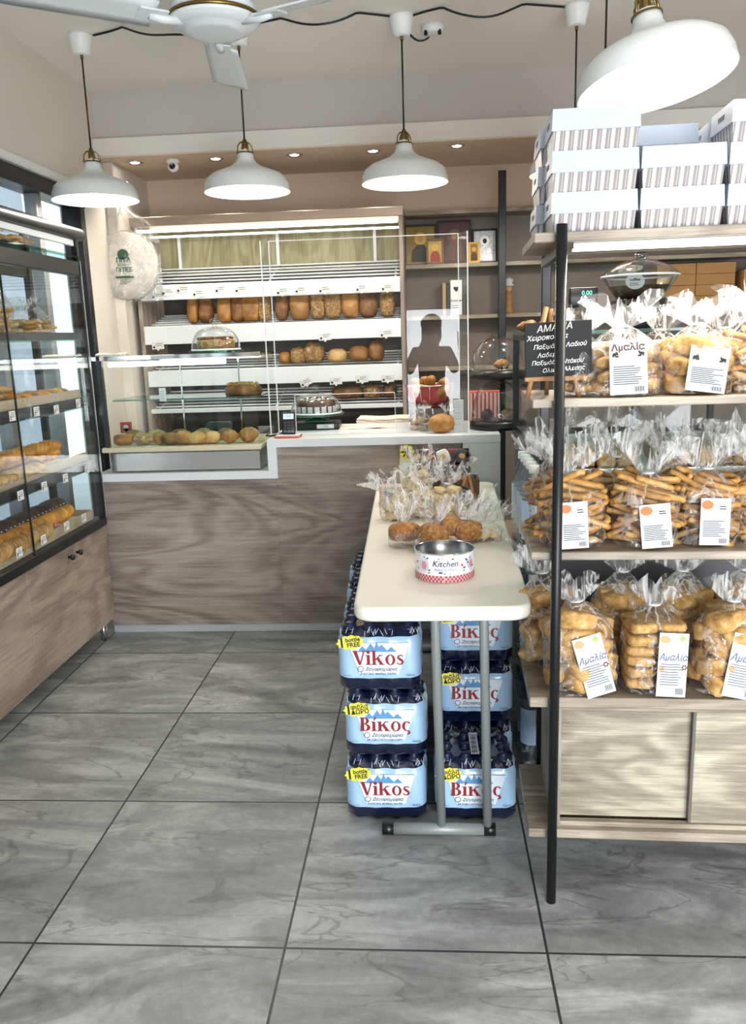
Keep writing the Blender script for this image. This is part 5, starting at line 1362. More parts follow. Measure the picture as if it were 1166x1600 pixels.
def bag(label, loc, w, d, h, kind, n, seed, tuft=.08, lean=(0, 0), rz=0, card=None, grp=None, film_m=None, open_=1.0, tdir=(0, 0)):
    t = thing('bagged_rusks' if kind != 'barley' else 'bagged_bread', label, 'bag', loc, (radians(lean[0]), radians(lean[1]), radians(rz)), grp)
    t.location.z += .003; q = random.Random(seed)
    # contents stacked in layers
    if kind == 'slice':
        for i in range(n):
            o = bpy.data.objects.new('rusk_slice', piece_mesh(kind, i % 3)); COL.objects.link(o); o.parent = t
            side = i % 2; lay = i//2; o.location = ((side-.5)*w*.44, q.uniform(-.008, .008), .006+lay*.027); o.scale = (w*.0043/.001*.00105/.001*.001 if False else w/.22, d/.10, 1); o.rotation_euler = (q.uniform(-.06, .06), q.uniform(-.06, .06), q.uniform(-.12, .12))
    else:
        per = {'loop': 4, 'round': 4, 'chunk': 4, 'barley': 2, 'cream': 5}[kind]; lh = {'loop': .021, 'round': .026, 'chunk': .036, 'barley': .058, 'cream': .027}[kind]
        i = 0; lay = 0
        while i < n:
            k_ = min(per, n-i); shr = 1-.32*(lay*lh/h)
            for j in range(k_):
                o = bpy.data.objects.new(piece_mesh(kind, (i+j) % 3).name.split('.')[0], piece_mesh(kind, (i+j) % 3)); COL.objects.link(o); o.parent = t
                a = 2*pi*j/k_+lay*1.1+q.uniform(-.3, .3); f_ = 0 if k_ == 1 else 1
                o.location = (cos(a)*w*.24*shr*f_, sin(a)*d*.22*shr*f_, .004+lay*lh+q.uniform(0, .006))
                rr = .5 if kind == 'loop' else .32
                o.rotation_euler = (q.uniform(-rr, rr), q.uniform(-rr, rr), q.uniform(-.6, .6) if kind == 'loop' else q.uniform(0, 6.28))
                if kind == 'loop': s_ = w/.15; o.scale = (s_, s_, s_)
                else: s_ = w/(.098 if kind == 'barley' and n == 1 else .125 if kind == 'barley' else .155)*q.uniform(.95, 1.1); o.scale = (s_, s_, s_)
            i += k_; lay += 1
    N, K = 40, 14; m = MB(); vs = []; fs = []; ph = [q.uniform(0, 6.28) for _ in range(5)]
    for k in range(K+1):
        v = k/K
        if v < .62: s_ = 1-.10*v-.06*(1-min(1, v*8))
        else: u = (v-.62)/.38; s_ = .938*(1-u**1.5)+.13*u**1.5
        cr = .012+.05*v
        for j in range(N):
            a = 2*pi*j/N; c, s2 = cos(a), sin(a); e = 3.2-1.2*v
            rad = (abs(c/(w/2))**e+abs(s2/(d/2))**e)**(-1/e)
            e_ = 1+cr*(sin(9*a+ph[0]+v*2)+.7*sin(15*a+ph[1]-v*5))+.02*sin(4*a+ph[2]+v*9)
            vs.append((rad*c*s_*e_+tdir[0]*max(0, v-.5)*.6, rad*s2*s_*e_+tdir[1]*max(0, v-.5)*.6, v*h))
    for k in range(K):
        for j in range(N): q_ = (j+1) % N; fs.append((k*N+j, k*N+q_, (k+1)*N+q_, (k+1)*N+j))
    ku = int(K*.58); nf = ku*N
    m.add(vs, fs[:nf], True); m.add(vs[:N], [tuple(range(N))[::-1]]); m.m = 1; m.add(vs, fs[nf:], True); m.build('film', [film_m or FILM, FILMU], t)
    m = MB(); vs = []; fs = []; r0 = .07*w+.004; KT = 8; N = 56
    tp = [q.uniform(0, 6.28) for _ in range(3)]
    tops = [1+.28*sin(3*2*pi*j/N+tp[0])+.22*sin(5*2*pi*j/N+tp[1])+.16*sin(11*2*pi*j/N+tp[2])+q.uniform(-.06, .06) for j in range(N)]
    for k in range(KT+1):
        v = k/KT; rr = r0+(v**.9)*tuft*.46*open_
        for j in range(N):
            a = 2*pi*j/N; pl = 1+(.25+.3*v)*sin(7*a+ph[3])*min(1, v*3+.3)+.12*sin(17*a+ph[4])
            vs.append((rr*cos(a)*pl*1.15+tdir[0]*(.30+v), rr*sin(a)*pl*.75+tdir[1]*(.30+v), h-.006+tuft*v*tops[j]*(1-.15*open_*v)))
    for k in range(KT):
        for j in range(N): q_ = (j+1) % N; fs.append((k*N+j, k*N+q_, (k+1)*N+q_, (k+1)*N+j))
    m.add(vs, fs, True); tf = m.build('gathered_top', FILMT, t)
    if tuft > .05: MB().lathe([(r0*.9, -.002), (r0*1.08, 0), (r0*.9, .002)], 14, TR((tdir[0]*.3, tdir[1]*.3, h-.004))).build('tie', PAPER, tf)
    if card:
        cw, chh, dx, tilt, style = card
        y = -d/2-.006
        Mc = TR((dx, y, chh/2+.004)) @ RX(-6) @ RY(-tilt)
        mb = MB().box(-cw/2, cw/2, -.0006, .0006, -chh/2, chh/2, 0, Mc); lab = mb.build('paper_label', PAPER, t)
        F = Mc @ TR((0, -.0014, 0)) @ FRONT
        pr = MB(); bars(pr, F @ TR((0, -chh*.15, 0)), 9, cw*.82, chh*.36, seed, .0010); pr.build('small_print', GREYINK, lab)
        bc = MB()
        for i in range(9): quad(bc, cw*(.14+.032*i), cw*(.14+.032*i)+cw*(.012+.008*(i % 2)), -chh*.46, -chh*.36, F)
        bc.build('barcode', INK, lab)
        tx = MB()
        if style == 'script': add_text(tx, 'Αμαλία', cw*.34, F @ TR((0, chh*.12, 0)), .012, .35, .82); tx.build('script_lettering', plain('blue_ink', '#2b3d7c', .5), lab)
        elif style == 'black': add_text(tx, 'Αμαλία', cw*.26, F @ TR((.0, chh*.36, 0)), .03); tx.build('lettering', plain('brown_black_ink', '#3b2430', .5), lab)
        pic = MB()
        if style == 'loop': disc(pic, cw*.16, F @ TR((-cw*.28, chh*.36, 0)), 9, 1.3); pic.build('printed_rusk', plain('print_orange', '#c9682f', .6), lab); b2 = MB(); bars(b2, F @ TR((cw*.25, chh*.3, 0)), 2, cw*.25, chh*.1, 5, .0012); b2.build('dark_print', INK, lab)
        elif style == 'script':
            disc(pic, cw*.14, F @ TR((-cw*.3, chh*.40, 0)), 10, 1.3); pic.build('printed_rusk', plain('print_peach', '#cf8f63', .6), lab)
            p2_ = MB(); disc(p2_, cw*.10, F @ TR((-cw*.38, -chh*.06, 0)), 10, 1); p2_.build('printed_almond', plain('print_peach', '#cf8f63', .6), lab)
            g2 = MB(); disc(g2, cw*.09, F @ TR((cw*.28, chh*.42, 0)), 14); g2.build('green_mark', plain('print_green', '#8dbb4a', .6), lab)
            g3 = MB(); 
            for i in range(6): disc(g3, cw*.035, F @ TR((cw*.40+cw*.07*cos(i*1.05), -chh*.03+cw*.07*sin(i*1.05), 0)), 8)
            g3.build('star_anise', plain('print_brown', '#5a2f22', .6), lab)
        else:
            pk_ = MB(); quad(pk_, -cw*.5, cw*.5, chh*.26, chh*.5, F @ TR((0, 0, -.0004))); pk_.build('pink_band', plain('print_pink', '#e6c9c2', .6), lab)
            g3 = MB(); 
            for sx in (-1, 1):
                for i in range(5): disc(g3, cw*.03, F @ TR((sx*cw*(.30+.05*(i % 3)), chh*(.20+.022*(i % 2)+.012*i), 0)) @ RZ(40*i), 8, 2.0)
            g3.build('olive_sprig', plain('print_olive', '#2e3a2c', .6), lab)
    return t
# --- on the table
TT = TZ_+.001
FILMW = film('milky_cellophane', .5, .2, 10)
def ontab(px, py): return PZ(px, py, TT)
p = ontab(632, 858); bag('seeded roll in a twisted clear bag, leftmost of the front three on the table', (p.x, p.y+.05, TT), .10, .09, .075, 'barley', 1, 1, .085, (0, -6), 20, grp='bagged seeded rolls on the white table', tdir=(.03, .03), open_=.8)
p = ontab(672, 866); bag('seeded bread roll in a clear bag just behind the printed tin', (p.x, p.y+.05, TT), .105, .09, .07, 'barley', 1, 2, .08, (0, 4), -10, grp='bagged seeded rolls on the white table', tdir=(.0, .05), open_=.8)
p = ontab(716, 852); bag('wide bag with two seeded rolls at the right of the table group', (p.x, p.y+.055, TT), .13, .10, .075, 'barley', 2, 3, .085, (0, 6), 0, grp='bagged seeded rolls on the white table', tdir=(.05, .03), open_=1.0)
p = ontab(622, 815); bag('clear bag of cream rusks at the left edge of the white table', (p.x+.0, p.y+.05, TT), .13, .11, .10, 'cream', 11, 4, .075, (0, -5), 10, grp='bagged cream rusks on the white table', film_m=FILMW, tdir=(-.03, .02), open_=1.2)
p = ontab(658, 815); bag('clear bag of cream rusks in the middle of the white table behind the seeded rolls', (p.x+.005, p.y+.08, TT), .13, .11, .11, 'cream', 14, 5, .08, (0, 3), 0, grp='bagged cream rusks on the white table', film_m=FILMW, tdir=(.0, .02), open_=1.1)
p = ontab(697, 815); bag('tall clear bag of cream rusks in front of the small chalkboard on the white table', (p.x, p.y+.07, TT), .13, .11, .125, 'cream', 17, 6, .08, (0, 3), 0, grp='bagged cream rusks on the white table', film_m=FILMW, tdir=(.01, .02), open_=1.1)
p = ontab(757, 848); bag('mostly empty clear bag lying at the right edge of the white table', (p.x, p.y+.05, TT), .12, .10, .06, 'cream', 4, 7, .07, (0, 10), 0, grp='bagged cream rusks on the white table', film_m=FILMW, tdir=(.03, .03), open_=1.2)
p = ontab(655, 775); bag('clear bag of rusks standing upright at the far end of the white table', (p.x, p.y+.09, TT), .12, .10, .12, 'cream', 14, 9, .07, (0, 0), 0, grp='bagged cream rusks on the white table', film_m=FILMW, open_=1.0)

# bagged knots in front of the basket on the counter
p = PY(655, 640, 2.36); bag('small clear bag of brown rusks left of the pair below the checked basket', (p.x+.005, 2.30, .932), .10, .08, .085, 'round', 8, 90, .035, grp='small bags below the checked basket')
p = PY(700, 640, 2.36); bag('small clear bag of brown rusks right of the pair below the checked basket', (p.x+.0, 2.30, .932), .10, .08, .085, 'round', 8, 91, .035, grp='small bags below the checked basket')
# printed tin
p = ontab(696, 911); TR_ = .0815
t = thing('baking_tin', 'round open printed tin with steel inside at the front of the white table', 'tin', (p.x, p.y+TR_, TT))
hT = .078
MB().shell([(TR_, 0), (TR_, hT-.002)], 64).build('printed_wall', plain('tin_print_white', '#e9e6e8', .35, coat=.3), t)
MB().shell([(TR_, hT-.003), (TR_+.002, hT-.001), (TR_+.001, hT+.0015), (TR_-.0015, hT)], 64).build('rim', CHROME, t)
MB().shell([(TR_-.0015, hT), (TR_-.0018, .004), (0, .003)], 64).build('steel_inside', plain('tin_steel', '#a8a9aa', .25, 1.0), t)
def tw(r): 
    def f(P): a = P.x/r-pi/2; return Vector((r*cos(a), r*sin(a), P.y))
    return f
def tinquad(mb, x0, x1, y0, y1, r=TR_+.0006, n=4):
    f = tw(r); vs = []
    for i in range(n+1): x = x0+(x1-x0)*i/n; vs += [f(Vector((x, y0, 0))), f(Vector((x, y1, 0)))]
    mb.add(vs, [(2*i, 2*i+2, 2*i+3, 2*i+1) for i in range(n)])
m = MB(); cell = 2*pi*TR_/96
for r_ in range(3):
    for i in range(96):
        if (i+r_) % 2 == 0: tinquad(m, i*cell, (i+1)*cell, .001+r_*.006, .001+(r_+1)*.006, n=1)
m.build('red_check_band', plain('tin_red', '#b23a47', .35), t)
m = MB()
for r_ in range(1): tinquad(m, -pi*TR_, pi*TR_, .0, .0185, TR_+.0003, 96)
m.build('pink_check_band', plain('tin_pink', '#e3b3b4', .35), t)
m = MB(); add_text(m, 'Kitchen', .023, Matrix.Identity(4), .012, .25, 1.0, lambda P: tw(TR_+.0012)(Vector((P.x, P.y+.052, 0))))
m.build('lettering', plain('tin_dark', '#27304a', .4), t)
m = MB(); add_text(m, 'Baking & Pastry', .0095, Matrix.Identity(4), .0, .25, 1.0, lambda P: tw(TR_+.0012)(Vector((P.x, P.y+.036, 0))))
m.build('small_lettering', plain('tin_blue', '#4a76b0', .4), t)
Rr = random.Random(4); md = MB(); mr_ = MB()
for i in range(90):
    x = Rr.uniform(-pi*TR_, pi*TR_); y = Rr.uniform(.024, .07)
    if abs(x) < .042 and .03 < y < .064: continue
    s_ = Rr.uniform(.0015, .0038); tinquad(md if i % 3 else mr_, x-s_, x+s_, y-s_*.7, y+s_*.7, TR_+.0008, 1)
md.build('dark_motifs', plain('tin_motif', '#3d4258', .4), t); mr_.build('red_motifs', plain('tin_motif_red', '#a8434b', .4), t)
for sx in (-.062, .085):
    m = MB(); f = tw(TR_+.0007); vs = [f(Vector((sx+.017*cos(2*pi*i/20), .047+.02*sin(2*pi*i/20), 0))) for i in range(20)]; m.add(vs, [tuple(range(20))]); m.build('oval_medallion', plain('tin_medallion', '#c9cfe2', .4), t)
    m = MB(); f = tw(TR_+.0011); vs = [f(Vector((sx+.009*cos(2*pi*i/16), .045+.012*sin(2*pi*i/16), 0))) for i in range(16)]; m.add(vs, [tuple(range(16))]); m.build('figure_motif', plain('tin_rose', '#c98a84', .4), t)

# --- far end of the table: crates, snacks, easel
def crate(name, px0, px1, py, d, h, m, label, cat='crate'):
    a = ontab(px0, py); b = ontab(px1, py); w = b.x-a.x
    t = thing(name, label, cat, ((a.x+b.x)/2, a.y+d/2, TT))
    th = .008
    m_ = MB().box(-w/2, w/2, -d/2, d/2, 0, th).box(-w/2, w/2, -d/2, -d/2+th, th, h, .002).box(-w/2, w/2, d/2-th, d/2, th, h, .002).box(-w/2, -w/2+th, -d/2+th, d/2-th, th, h, .002).box(w/2-th, w/2, -d/2+th, d/2-th, th, h, .002)
    m_.build('box_wall', m, t); return t, w, d, h
BRN = plain('brown_printed_card', '#5d4430', .5, vary=.25, scale=25)
t1, w1, d1, h1 = crate('display_carton', 690, 750, 792, .12, .105, BRN, 'brown printed display carton at the right far end of the white table', 'carton')
m = MB(); quad(m, -w1*.35, w1*.1, .02, .07, TR((0, -d1/2-.001, 0)) @ FRONT); quad(m, w1*.15, w1*.42, .01, .05, TR((0, -d1/2-.001, 0)) @ FRONT); m.build('printed_panels', plain('tan_print', '#a88253', .5), t1)
for i in range(4):
    pk = MB().ball((0, 0, .05), .022, .012, .05, 12, 8, None, .06, i, .05, .6)
    tag(pk.build('snack_packet', (BRN, PALEB, plain('amber_pack', '#a8742f', .3), DARK)[i], None, (t1.location.x-.045+i*.03, t1.location.y, TT+.01)), ('brown', 'pale', 'amber', 'black')[i]+' snack packet standing in the brown display carton', 'packet', 'packets in the brown display carton')
a = ontab(640, 778); b = ontab(737, 778)
t2 = thing('display_carton', 'tall dark display carton against the counter at the end of the white table', 'carton', ((a.x+b.x)/2, 1.95, TT))
wq = (PY(737, 720, 1.92).x-PY(640, 720, 1.92).x); hq = PY(690, 716, 1.92).z-TT
MB().box(-wq/2, wq/2, -.07, .06, 0, hq-.03, .003).box(-wq/2, wq/2, .052, .06, hq-.03, hq+.03, .002).box(wq/2-.006, wq/2, -.07, .052, hq-.03, hq+.02, .001).build('carton_wall', plain('dark_carton', '#2c2724', .5), t2)
PKM = [plain('pack_black', '#1a1617', .3), plain('pack_white', '#dcdcd8', .3), plain('pack_maroon', '#6b1f2a', .3), plain('pack_gold', '#c9a35a', .3)]
Rr = random.Random(9)
for i in range(7):
    tt = thing('snack_bag', '%s foil snack bag, %s from the left in the tall dark carton' % (('black', 'white', 'maroon')[i % 3], ORD[i]), 'packet', (t2.location.x-wq/2+.045+i*(wq-.09)/6, 1.93+.012*(i % 2), TT+hq-.028), (radians(-18), radians(Rr.uniform(-22, 22)), 0), 'snack bags in the tall dark carton')
    MB().ball((0, 0, .032), .030, .010, .034, 14, 10, None, .04, i, .0, .5).build('bag', PKM[i % 3], tt)
    m = MB(); disc(m, .012, TR((0, -.0125, .034)) @ FRONT, 10, 1.2); m.build('printed_badge', PKM[(i+1) % 3 if i % 2 else 3], tt)
tt = thing('flower_packet', 'yellow daisy printed packet at the left of the tall dark carton', 'packet', (t2.location.x-wq/2-.005, 1.90, TT))
zf = PY(657, 700, 1.90).z-TT
MB().ball((0, 0, zf*.48), .032, .014, zf*.5, 14, 10, None, .03, 2, .05, .6).build('bag', plain('pack_cream', '#e2dcc0', .4), tt)
m = MB()
for i in range(7): a_ = i*2*pi/7; disc(m, .013, TR((.002+.02*cos(a_), -.0165, zf*.92+.02*sin(a_))) @ FRONT, 10)
m.build('petals', plain('petal_yellow', '#d8cf4f', .5), tt)
m = MB(); disc(m, .008, TR((.002, -.018, zf*.92)) @ FRONT, 10); m.build('flower_centre', INK, tt)
m = MB(); quad(m, -.02, .02, zf*.42, zf*.66, TR((0, -.0165, 0)) @ FRONT); m.build('blue_label', PALEB, tt)
# small chalkboard clipped on an easel
p = ontab(742, 800)
t3 = thing('small_easel', 'small folding wooden easel holding a tilted chalkboard tag on the white table', 'easel', (p.x-.01, p.y+.02, TT))
m = MB().tube([(.02, -.02, 0), (-.012, .0, .145)], .006, 6).build('leg', WOODE, t3); m = MB().tube([(-.055, -.01, 0), (-.018, .0, .145)], .006, 6).build('leg', WOODE, t3); MB().tube([(-.016, .07, 0), (-.015, .004, .142)], .005, 6).build('leg', WOODE, t3)
t4 = thing('chalk_tag', 'small black chalkboard tag tilted against the easel on the white table', 'sign', (t3.location.x-.045, t3.location.y-.045, TT+.085), (radians(-12), radians(24), 0))
MB().box(-.034, .034, 0, .004, -.022, .022, .001).build('board', plain('chalkboard', '#20252b', .7, vary=.2), t4)
m = MB(); bars(m, TR((0, -.001, 0)) @ FRONT, 3, .05, .03, 6, .001); m.build('chalk_writing', plain('chalk', '#aeb6bd', .9), t4)
# pink printed box, left
p = ontab(600, 790)
t5 = thing('pink_box', 'small pink and white printed box at the left far edge of the white table', 'box', (p.x+.028, p.y+.03, TT))
MB().box(-.045, .045, -.03, .03, 0, .075, .002).build('carton', plain('pale_pink_card', '#d8b6ae', .5), t5)
m = MB(); quad(m, -.035, .035, .03, .066, TR((0, -.0306, 0)) @ FRONT); m.build('white_panel', PAPER, t5)
m = MB(); bars(m, TR((0, -.0314, .048)) @ FRONT, 3, .05, .024, 3, .001); m.build('print', INK, t5)
# ================================================================== shelf unit on the right
UX, UY = 1.234, .174
URZ = radians(-2.0)
t = thing('display_shelf', 'tall black framed oak display shelf with sliding doors at right front', 'shelving', (UX, UY, 0), URZ); unit = t
UL, UR_, UD0, UD1 = -.055, .98, .016, .325
def zt_(px, py): return PY(px, py, UY+.016).z
Z1a, Z1b = zt_(845, 625), zt_(845, 638)
Z2a, Z2b = zt_(845, 863), zt_(845, 876)
ZCa, ZCb = zt_(845, 1090), zt_(845, 1106)
ZTa, ZTb = zt_(900, 361), zt_(900, 377)
ZBa, ZBb = zt_(845, 1296), zt_(845, 1309)
for nm, a, b in (('top_shelf', ZTa, ZTb), ('upper_shelf', Z1a, Z1b), ('middle_shelf', Z2a, Z2b), ('cabinet_top', ZCa, ZCb), ('cabinet_bottom', ZBa, ZBb)):
    MB().box(UL, UR_, UD0, UD1, b, a, .002).build(nm, WOODS, t)
MB().box(.004, .022, .03, UD1-.01, ZBa, ZCb, .001).build('side_panel', WOODV, t)
MB().box(.95, .968, .03, UD1-.01, ZBa, ZCb, .001).build('side_panel', WOODV, t)
MB().box(.022, .95, .30, .31, ZBa, ZCb).build('back_panel', WOODD, t)
MB().box(.022, .95, .036, .052, ZCb-.016, ZCb, .001).build('door_rail', WOODS, t)
MB().box(.022, .95, .034, .052, ZBa, ZBa+.012, .001).build('door_rail', WOODS, t)
xd = PY(1079, 1200, .22).x-UX
d1 = MB().box(.024, xd+.02, .060, .074, ZBa+.013, ZCb-.004, .001).build('sliding_door', WOODD, t)
d2 = MB().box(xd, .66, .040, .054, ZBa+.013, ZCb-.017, .001).build('sliding_door', WOODD, t)
MB().box(xd-.006, xd, .040, .056, ZBa+.013, ZCb-.017).build('edge_strip', plain('door_edge', '#5a5650', .5), d2)
MB().box(.655, .95, .060, .074, ZBa+.013, ZCb-.004, .001).build('sliding_door', WOODD, t)
HT = PY(876, 350, UY).z
MB().cyl((0, 0, 0), (0, 0, HT), .0115, 20).build('post', BLACKM, t)
for x, y in ((.005, UD1+.013), (.95, UD1+.013)): MB().box(x-.0115, x+.0115, y-.0115, y+.0115, 0, HT-.02, .002).build('post', BLACKM, t)
MB().cyl((.95, 0, 0), (.95, 0, HT), .0115, 20).build('post', BLACKM, t)
MB().box(-.008, .008, .012, UD1+.012, ZTb-.028, ZTb-.008, .001).build('side_rail', BLACKM, t)
MB().box(.03, .94, UD0+.03, UD0+.05, ZTb-.012, ZTb, .001).build('led_channel', ALU, t)
MB().box(.03, .94, UD0+.033, UD0+.047, ZTb-.0165, ZTb-.0125).build('led_strip', LEDW, t)
la = bpy.data.lights.new('shelf_led', 'AREA'); la.shape = 'RECTANGLE'; la.size = .9; la.size_y = .02; la.energy = 3.5; la.color = (1, .92, .8)
lo = bpy.data.objects.new('shelf_led', la); COL.objects.link(lo); lo.parent = t; lo.location = (.48, UD0+.04, ZTb-.02)

# ---- striped cake boxes
def stripes_mat():
    m, nt, b = new_mat('striped_card'); N = nt.nodes; L = nt.links
    tc = N.new('ShaderNodeTexCoord'); sp = N.new('ShaderNodeSeparateXYZ'); L.new(tc.outputs['Object'], sp.inputs[0])
    a = N.new('ShaderNodeMath'); a.operation = 'ADD'; L.new(sp.outputs[0], a.inputs[0]); L.new(sp.outputs[1], a.inputs[1])
    d = N.new('ShaderNodeMath'); d.operation = 'MULTIPLY'; d.inputs[1].default_value = 1/.0185; L.new(a.outputs[0], d.inputs[0])
    f = N.new('ShaderNodeMath'); f.operation = 'FRACT'; L.new(d.outputs[0], f.inputs[0])
    r = N.new('ShaderNodeValToRGB'); r.color_ramp.interpolation = 'CONSTANT'; e = r.color_ramp.elements
    e[0].position = 0; e[0].color = _c('#c9ced8'); e[1].position = .40; e[1].color = _c('#857a77'); q = e.new(.70); q.color = _c('#a8a2a4'); q = e.new(.8); q.color = _c('#857a77')
    L.new(f.outputs[0], r.inputs['Fac']); L.new(r.outputs['Color'], b.inputs['Base Color']); b.inputs['Roughness'].default_value = .5
    return m
STR = stripes_mat(); BOXW = plain('white_card', '#b3bdcc', .5); SLOT = plain('slot_shadow_card', '#6b6a70', .8)
bxm = {}
def cake_box(x0, w, y0, d, z, h, label, grp='striped cake boxes'):
    t = thing('cake_box', label, 'box', (x0+w/2, y0+d/2, z), URZ, grp)
    k = (round(w, 3), round(d, 3), round(h, 3))
    if k not in bxm:
        hb = h*.56; e = .006
        b = MB(); vs = [(-w/2+e, -d/2+e, 0), (w/2-e, -d/2+e, 0), (w/2-e, d/2-e, 0), (-w/2+e, d/2-e, 0), (-w/2+e*.4, -d/2+e*.4, hb), (w/2-e*.4, -d/2+e*.4, hb), (w/2-e*.4, d/2-e*.4, hb), (-w/2+e*.4, d/2-e*.4, hb)]
        b.add(vs, [(0, 3, 2, 1), (4, 5, 6, 7), (0, 1, 5, 4), (1, 2, 6, 5), (2, 3, 7, 6), (3, 0, 4, 7)])
        l = MB(); z0 = h*.46; i_ = .002
        vs = [(-w/2, -d/2-.002, z0), (w/2, -d/2-.002, z0), (w/2, d/2, z0), (-w/2, d/2, z0), (-w/2+i_, -d/2+.001, h-.001), (w/2-i_, -d/2+.001, h-.001), (w/2-i_, d/2-.004, h-.001), (-w/2+i_, d/2-.004, h-.001)]
        l.add(vs, [(0, 3, 2, 1), (4, 5, 6, 7), (0, 1, 5, 4), (1, 2, 6, 5), (2, 3, 7, 6), (3, 0, 4, 7)])
        s = MB(); M = TR((-w/2+.002, 0, h*.72)) @ RY(-90-5) @ RZ(90)
        s.box(-.02, .02, -.006, .006, 0, .0016, 0, M)
        bxm[k] = (b.mesh('striped_base', STR), l.mesh('lid', BOXW), s.mesh('hand_slot', SLOT))
    ob = None
    for nm, me in zip(('striped_base', 'lid', 'hand_slot'), bxm[k]):
        o = bpy.data.objects.new(nm, me); COL.objects.link(o); o.parent = t if nm != 'hand_slot' else ob; ob = o
bxY = UY+.03
xa, xb, xc = PY(863, 330, bxY).x, PY(1000, 330, bxY).x, PY(1132, 330, bxY).x
hb = (PY(930, 165, bxY).z-PY(930, 360, bxY).z)/3
lv = ('bottom', 'middle', 'top')
for k in range(3): cake_box(xa, xb-xa-.002, bxY, .145, ZTa+.0005+k*hb, hb, 'white lidded box with grey stripes, %s of the left front stack on the display shelf' % lv[k])
for k in range(2): cake_box(xb+.001, xc-xb-.002, bxY-.008, .145, ZTa+.0005+k*hb, hb, 'white lidded box with grey stripes, %s of the middle front stack on the display shelf' % ('lower', 'upper')[k])
for k in range(3): cake_box(xc+.004, xb-xa-.002, bxY-.012, .145, ZTa+.0005+k*hb*.99, hb*.99, 'white box with grey stripes, %s of the right front stack cut by the picture edge' % lv[k])
for k in range(3): cake_box(xa-.012+.004*k, xb-xa-.002, bxY+.152, .145, ZTa+.0005+k*hb, hb*.985, 'white lidded box, %s of the stack behind the left front boxes' % lv[k])
for k in range(3): cake_box(xb+.012, xc-xb-.022, bxY+.150, .145, ZTa+.0005+k*hb*.97, hb*.97, 'white lidded box, %s of the stack set back behind the middle boxes' % lv[k])
for k in range(3): cake_box(xc+.008, xb-xa-.002, bxY+.146, .145, ZTa+.0005+k*hb*.97, hb*.97, 'white lidded box, %s of the stack behind the right front boxes' % lv[k])

# ---- bags on the shelves
def sb(px, Y): return PY(px, 700, Y).x
def sx(px, py, Y): return PY(px, py, Y).x
f1, f2, f3 = .27, .27, .275
# upper shelf
G1 = 'bagged rusks on the upper shelf'
specs1 = [(905, 600, f1+.02, .11, .13, .14, 'round', 10, None, 'bag of brown rusks half hidden behind the chalkboard sign on the upper shelf'),
          (972, 600, f1-.01, .165, .14, .15, 'round', 14, (.078, .115, .0, 1, 'black'), 'bag of round green-brown rusks with a white label, beside the chalkboard sign'),
          (1085, 600, f1-.01, .150, .14, .15, 'chunk', 11, (.085, .095, -.005, -7, 'pink'), 'bag of golden rusks with a tilted label, in the middle of the upper shelf'),
          (1172, 600, f1+.0, .13, .14, .17, 'loop', 22, None, 'bag of golden stick rusks at the right picture edge on the upper shelf')]
for i, (px, py, Y, w, d, h, kd, n, cd, lb) in enumerate(specs1): bag(lb, (sx(px, py, Y), Y, Z1a+.001), w, d, h, kd, n, 20+i, .062, (0, (1.5, -1, 1, -2)[i]), (4, -3, 5, 0)[i], cd, G1, open_=1.3)
for i, px in enumerate((1025, 1130)): bag('bag of rusks in the rear row of the upper shelf, %s' % ('between the two labelled bags', 'toward the right picture edge')[i], (sx(px, 600, .415), .415, Z1a+.001), .13, .12, .14, 'loop', 18, 30+i, .06, (0, 3-6*i), 0, None, G1, open_=1.2)
# middle shelf
G2 = 'bagged golden loops on the middle shelf'
specs2 = [(893, 850, f2, .150, .135, .165, (.062, .105, -.012, 0, 'loop'), 'bag of golden looped rusks behind the front post on the middle shelf'),
          (1004, 850, f2-.005, .150, .135, .165, (.066, .098, .012, 7, 'loop'), 'bag of golden looped rusks with a tilted label, second on the middle shelf'),
          (1099, 845, f2+.01, .150, .135, .17, (.066, .105, -.005, -2, 'loop'), 'bag of golden looped rusks with an upright label, third on the middle shelf'),
          (1186, 845, f2+.01, .140, .135, .17, None, 'bag of golden looped rusks cut by the right picture edge on the middle shelf')]
for i, (px, py, Y, w, d, h, cd, lb) in enumerate(specs2): bag(lb, (sx(px, py, Y), Y, Z2a+.001), w, d, h, 'loop', 28, 40+i, .085, (0, (-2, 2, 0, -1)[i]), (5, -4, 3, 0)[i], cd, G2, open_=1.1)
for i, px in enumerate((870, 955, 1045, 1130)): bag('bag of golden looped rusks, %s in the rear row of the middle shelf' % ORD[i], (sx(px, 840, .42), .42, Z2a+.001), .13, .12, .18, 'loop', 24, 50+i, .085, (0, (-5, 2, -2, 3)[i]), 0, None, G2, open_=1.0)
# cabinet top
G3 = 'large bagged rusks on the cabinet top'
specs3 = [(907, 1066, .265, .170, .15, .215, 'chunk', 18, (.068, .145, .012, 11, 'script'), 'large bag of rough rusks with tilted label beside the front post on the cabinet'),
          (1015, 1062, .26, .150, .14, .205, 'slice', 12, (.066, .150, .028, -2, 'script'), 'large bag of square rusk slices with an upright label on the cabinet top'),
          (1130, 1064, .255, .170, .15, .215, 'chunk', 18, (.075, .150, .018, -7, 'script'), 'large bag of rough rusks with a label leaning left at the right picture edge')]
for i, (px, py, Y, w, d, h, kd, n, cd, lb) in enumerate(specs3): bag(lb, (sx(px, py, Y), Y, ZCa+.001), w, d, h, kd, n, 60+i, .055, (0, (-4, 1, 3)[i]), (6, 0, -4)[i], cd, G3, open_=.9, film_m=FILM)
for i, px in enumerate((862, 965, 1062, 1150)): bag('tall bag of rough rusks, %s in the rear row on the cabinet top' % ORD[i], (sx(px, 1000, .42), .42, ZCa+.001), .150, .125, .24, 'chunk', 20, 70+i, .085, (0, (-6, 2, 0, 3)[i]), 0, None, G3, open_=1.0)

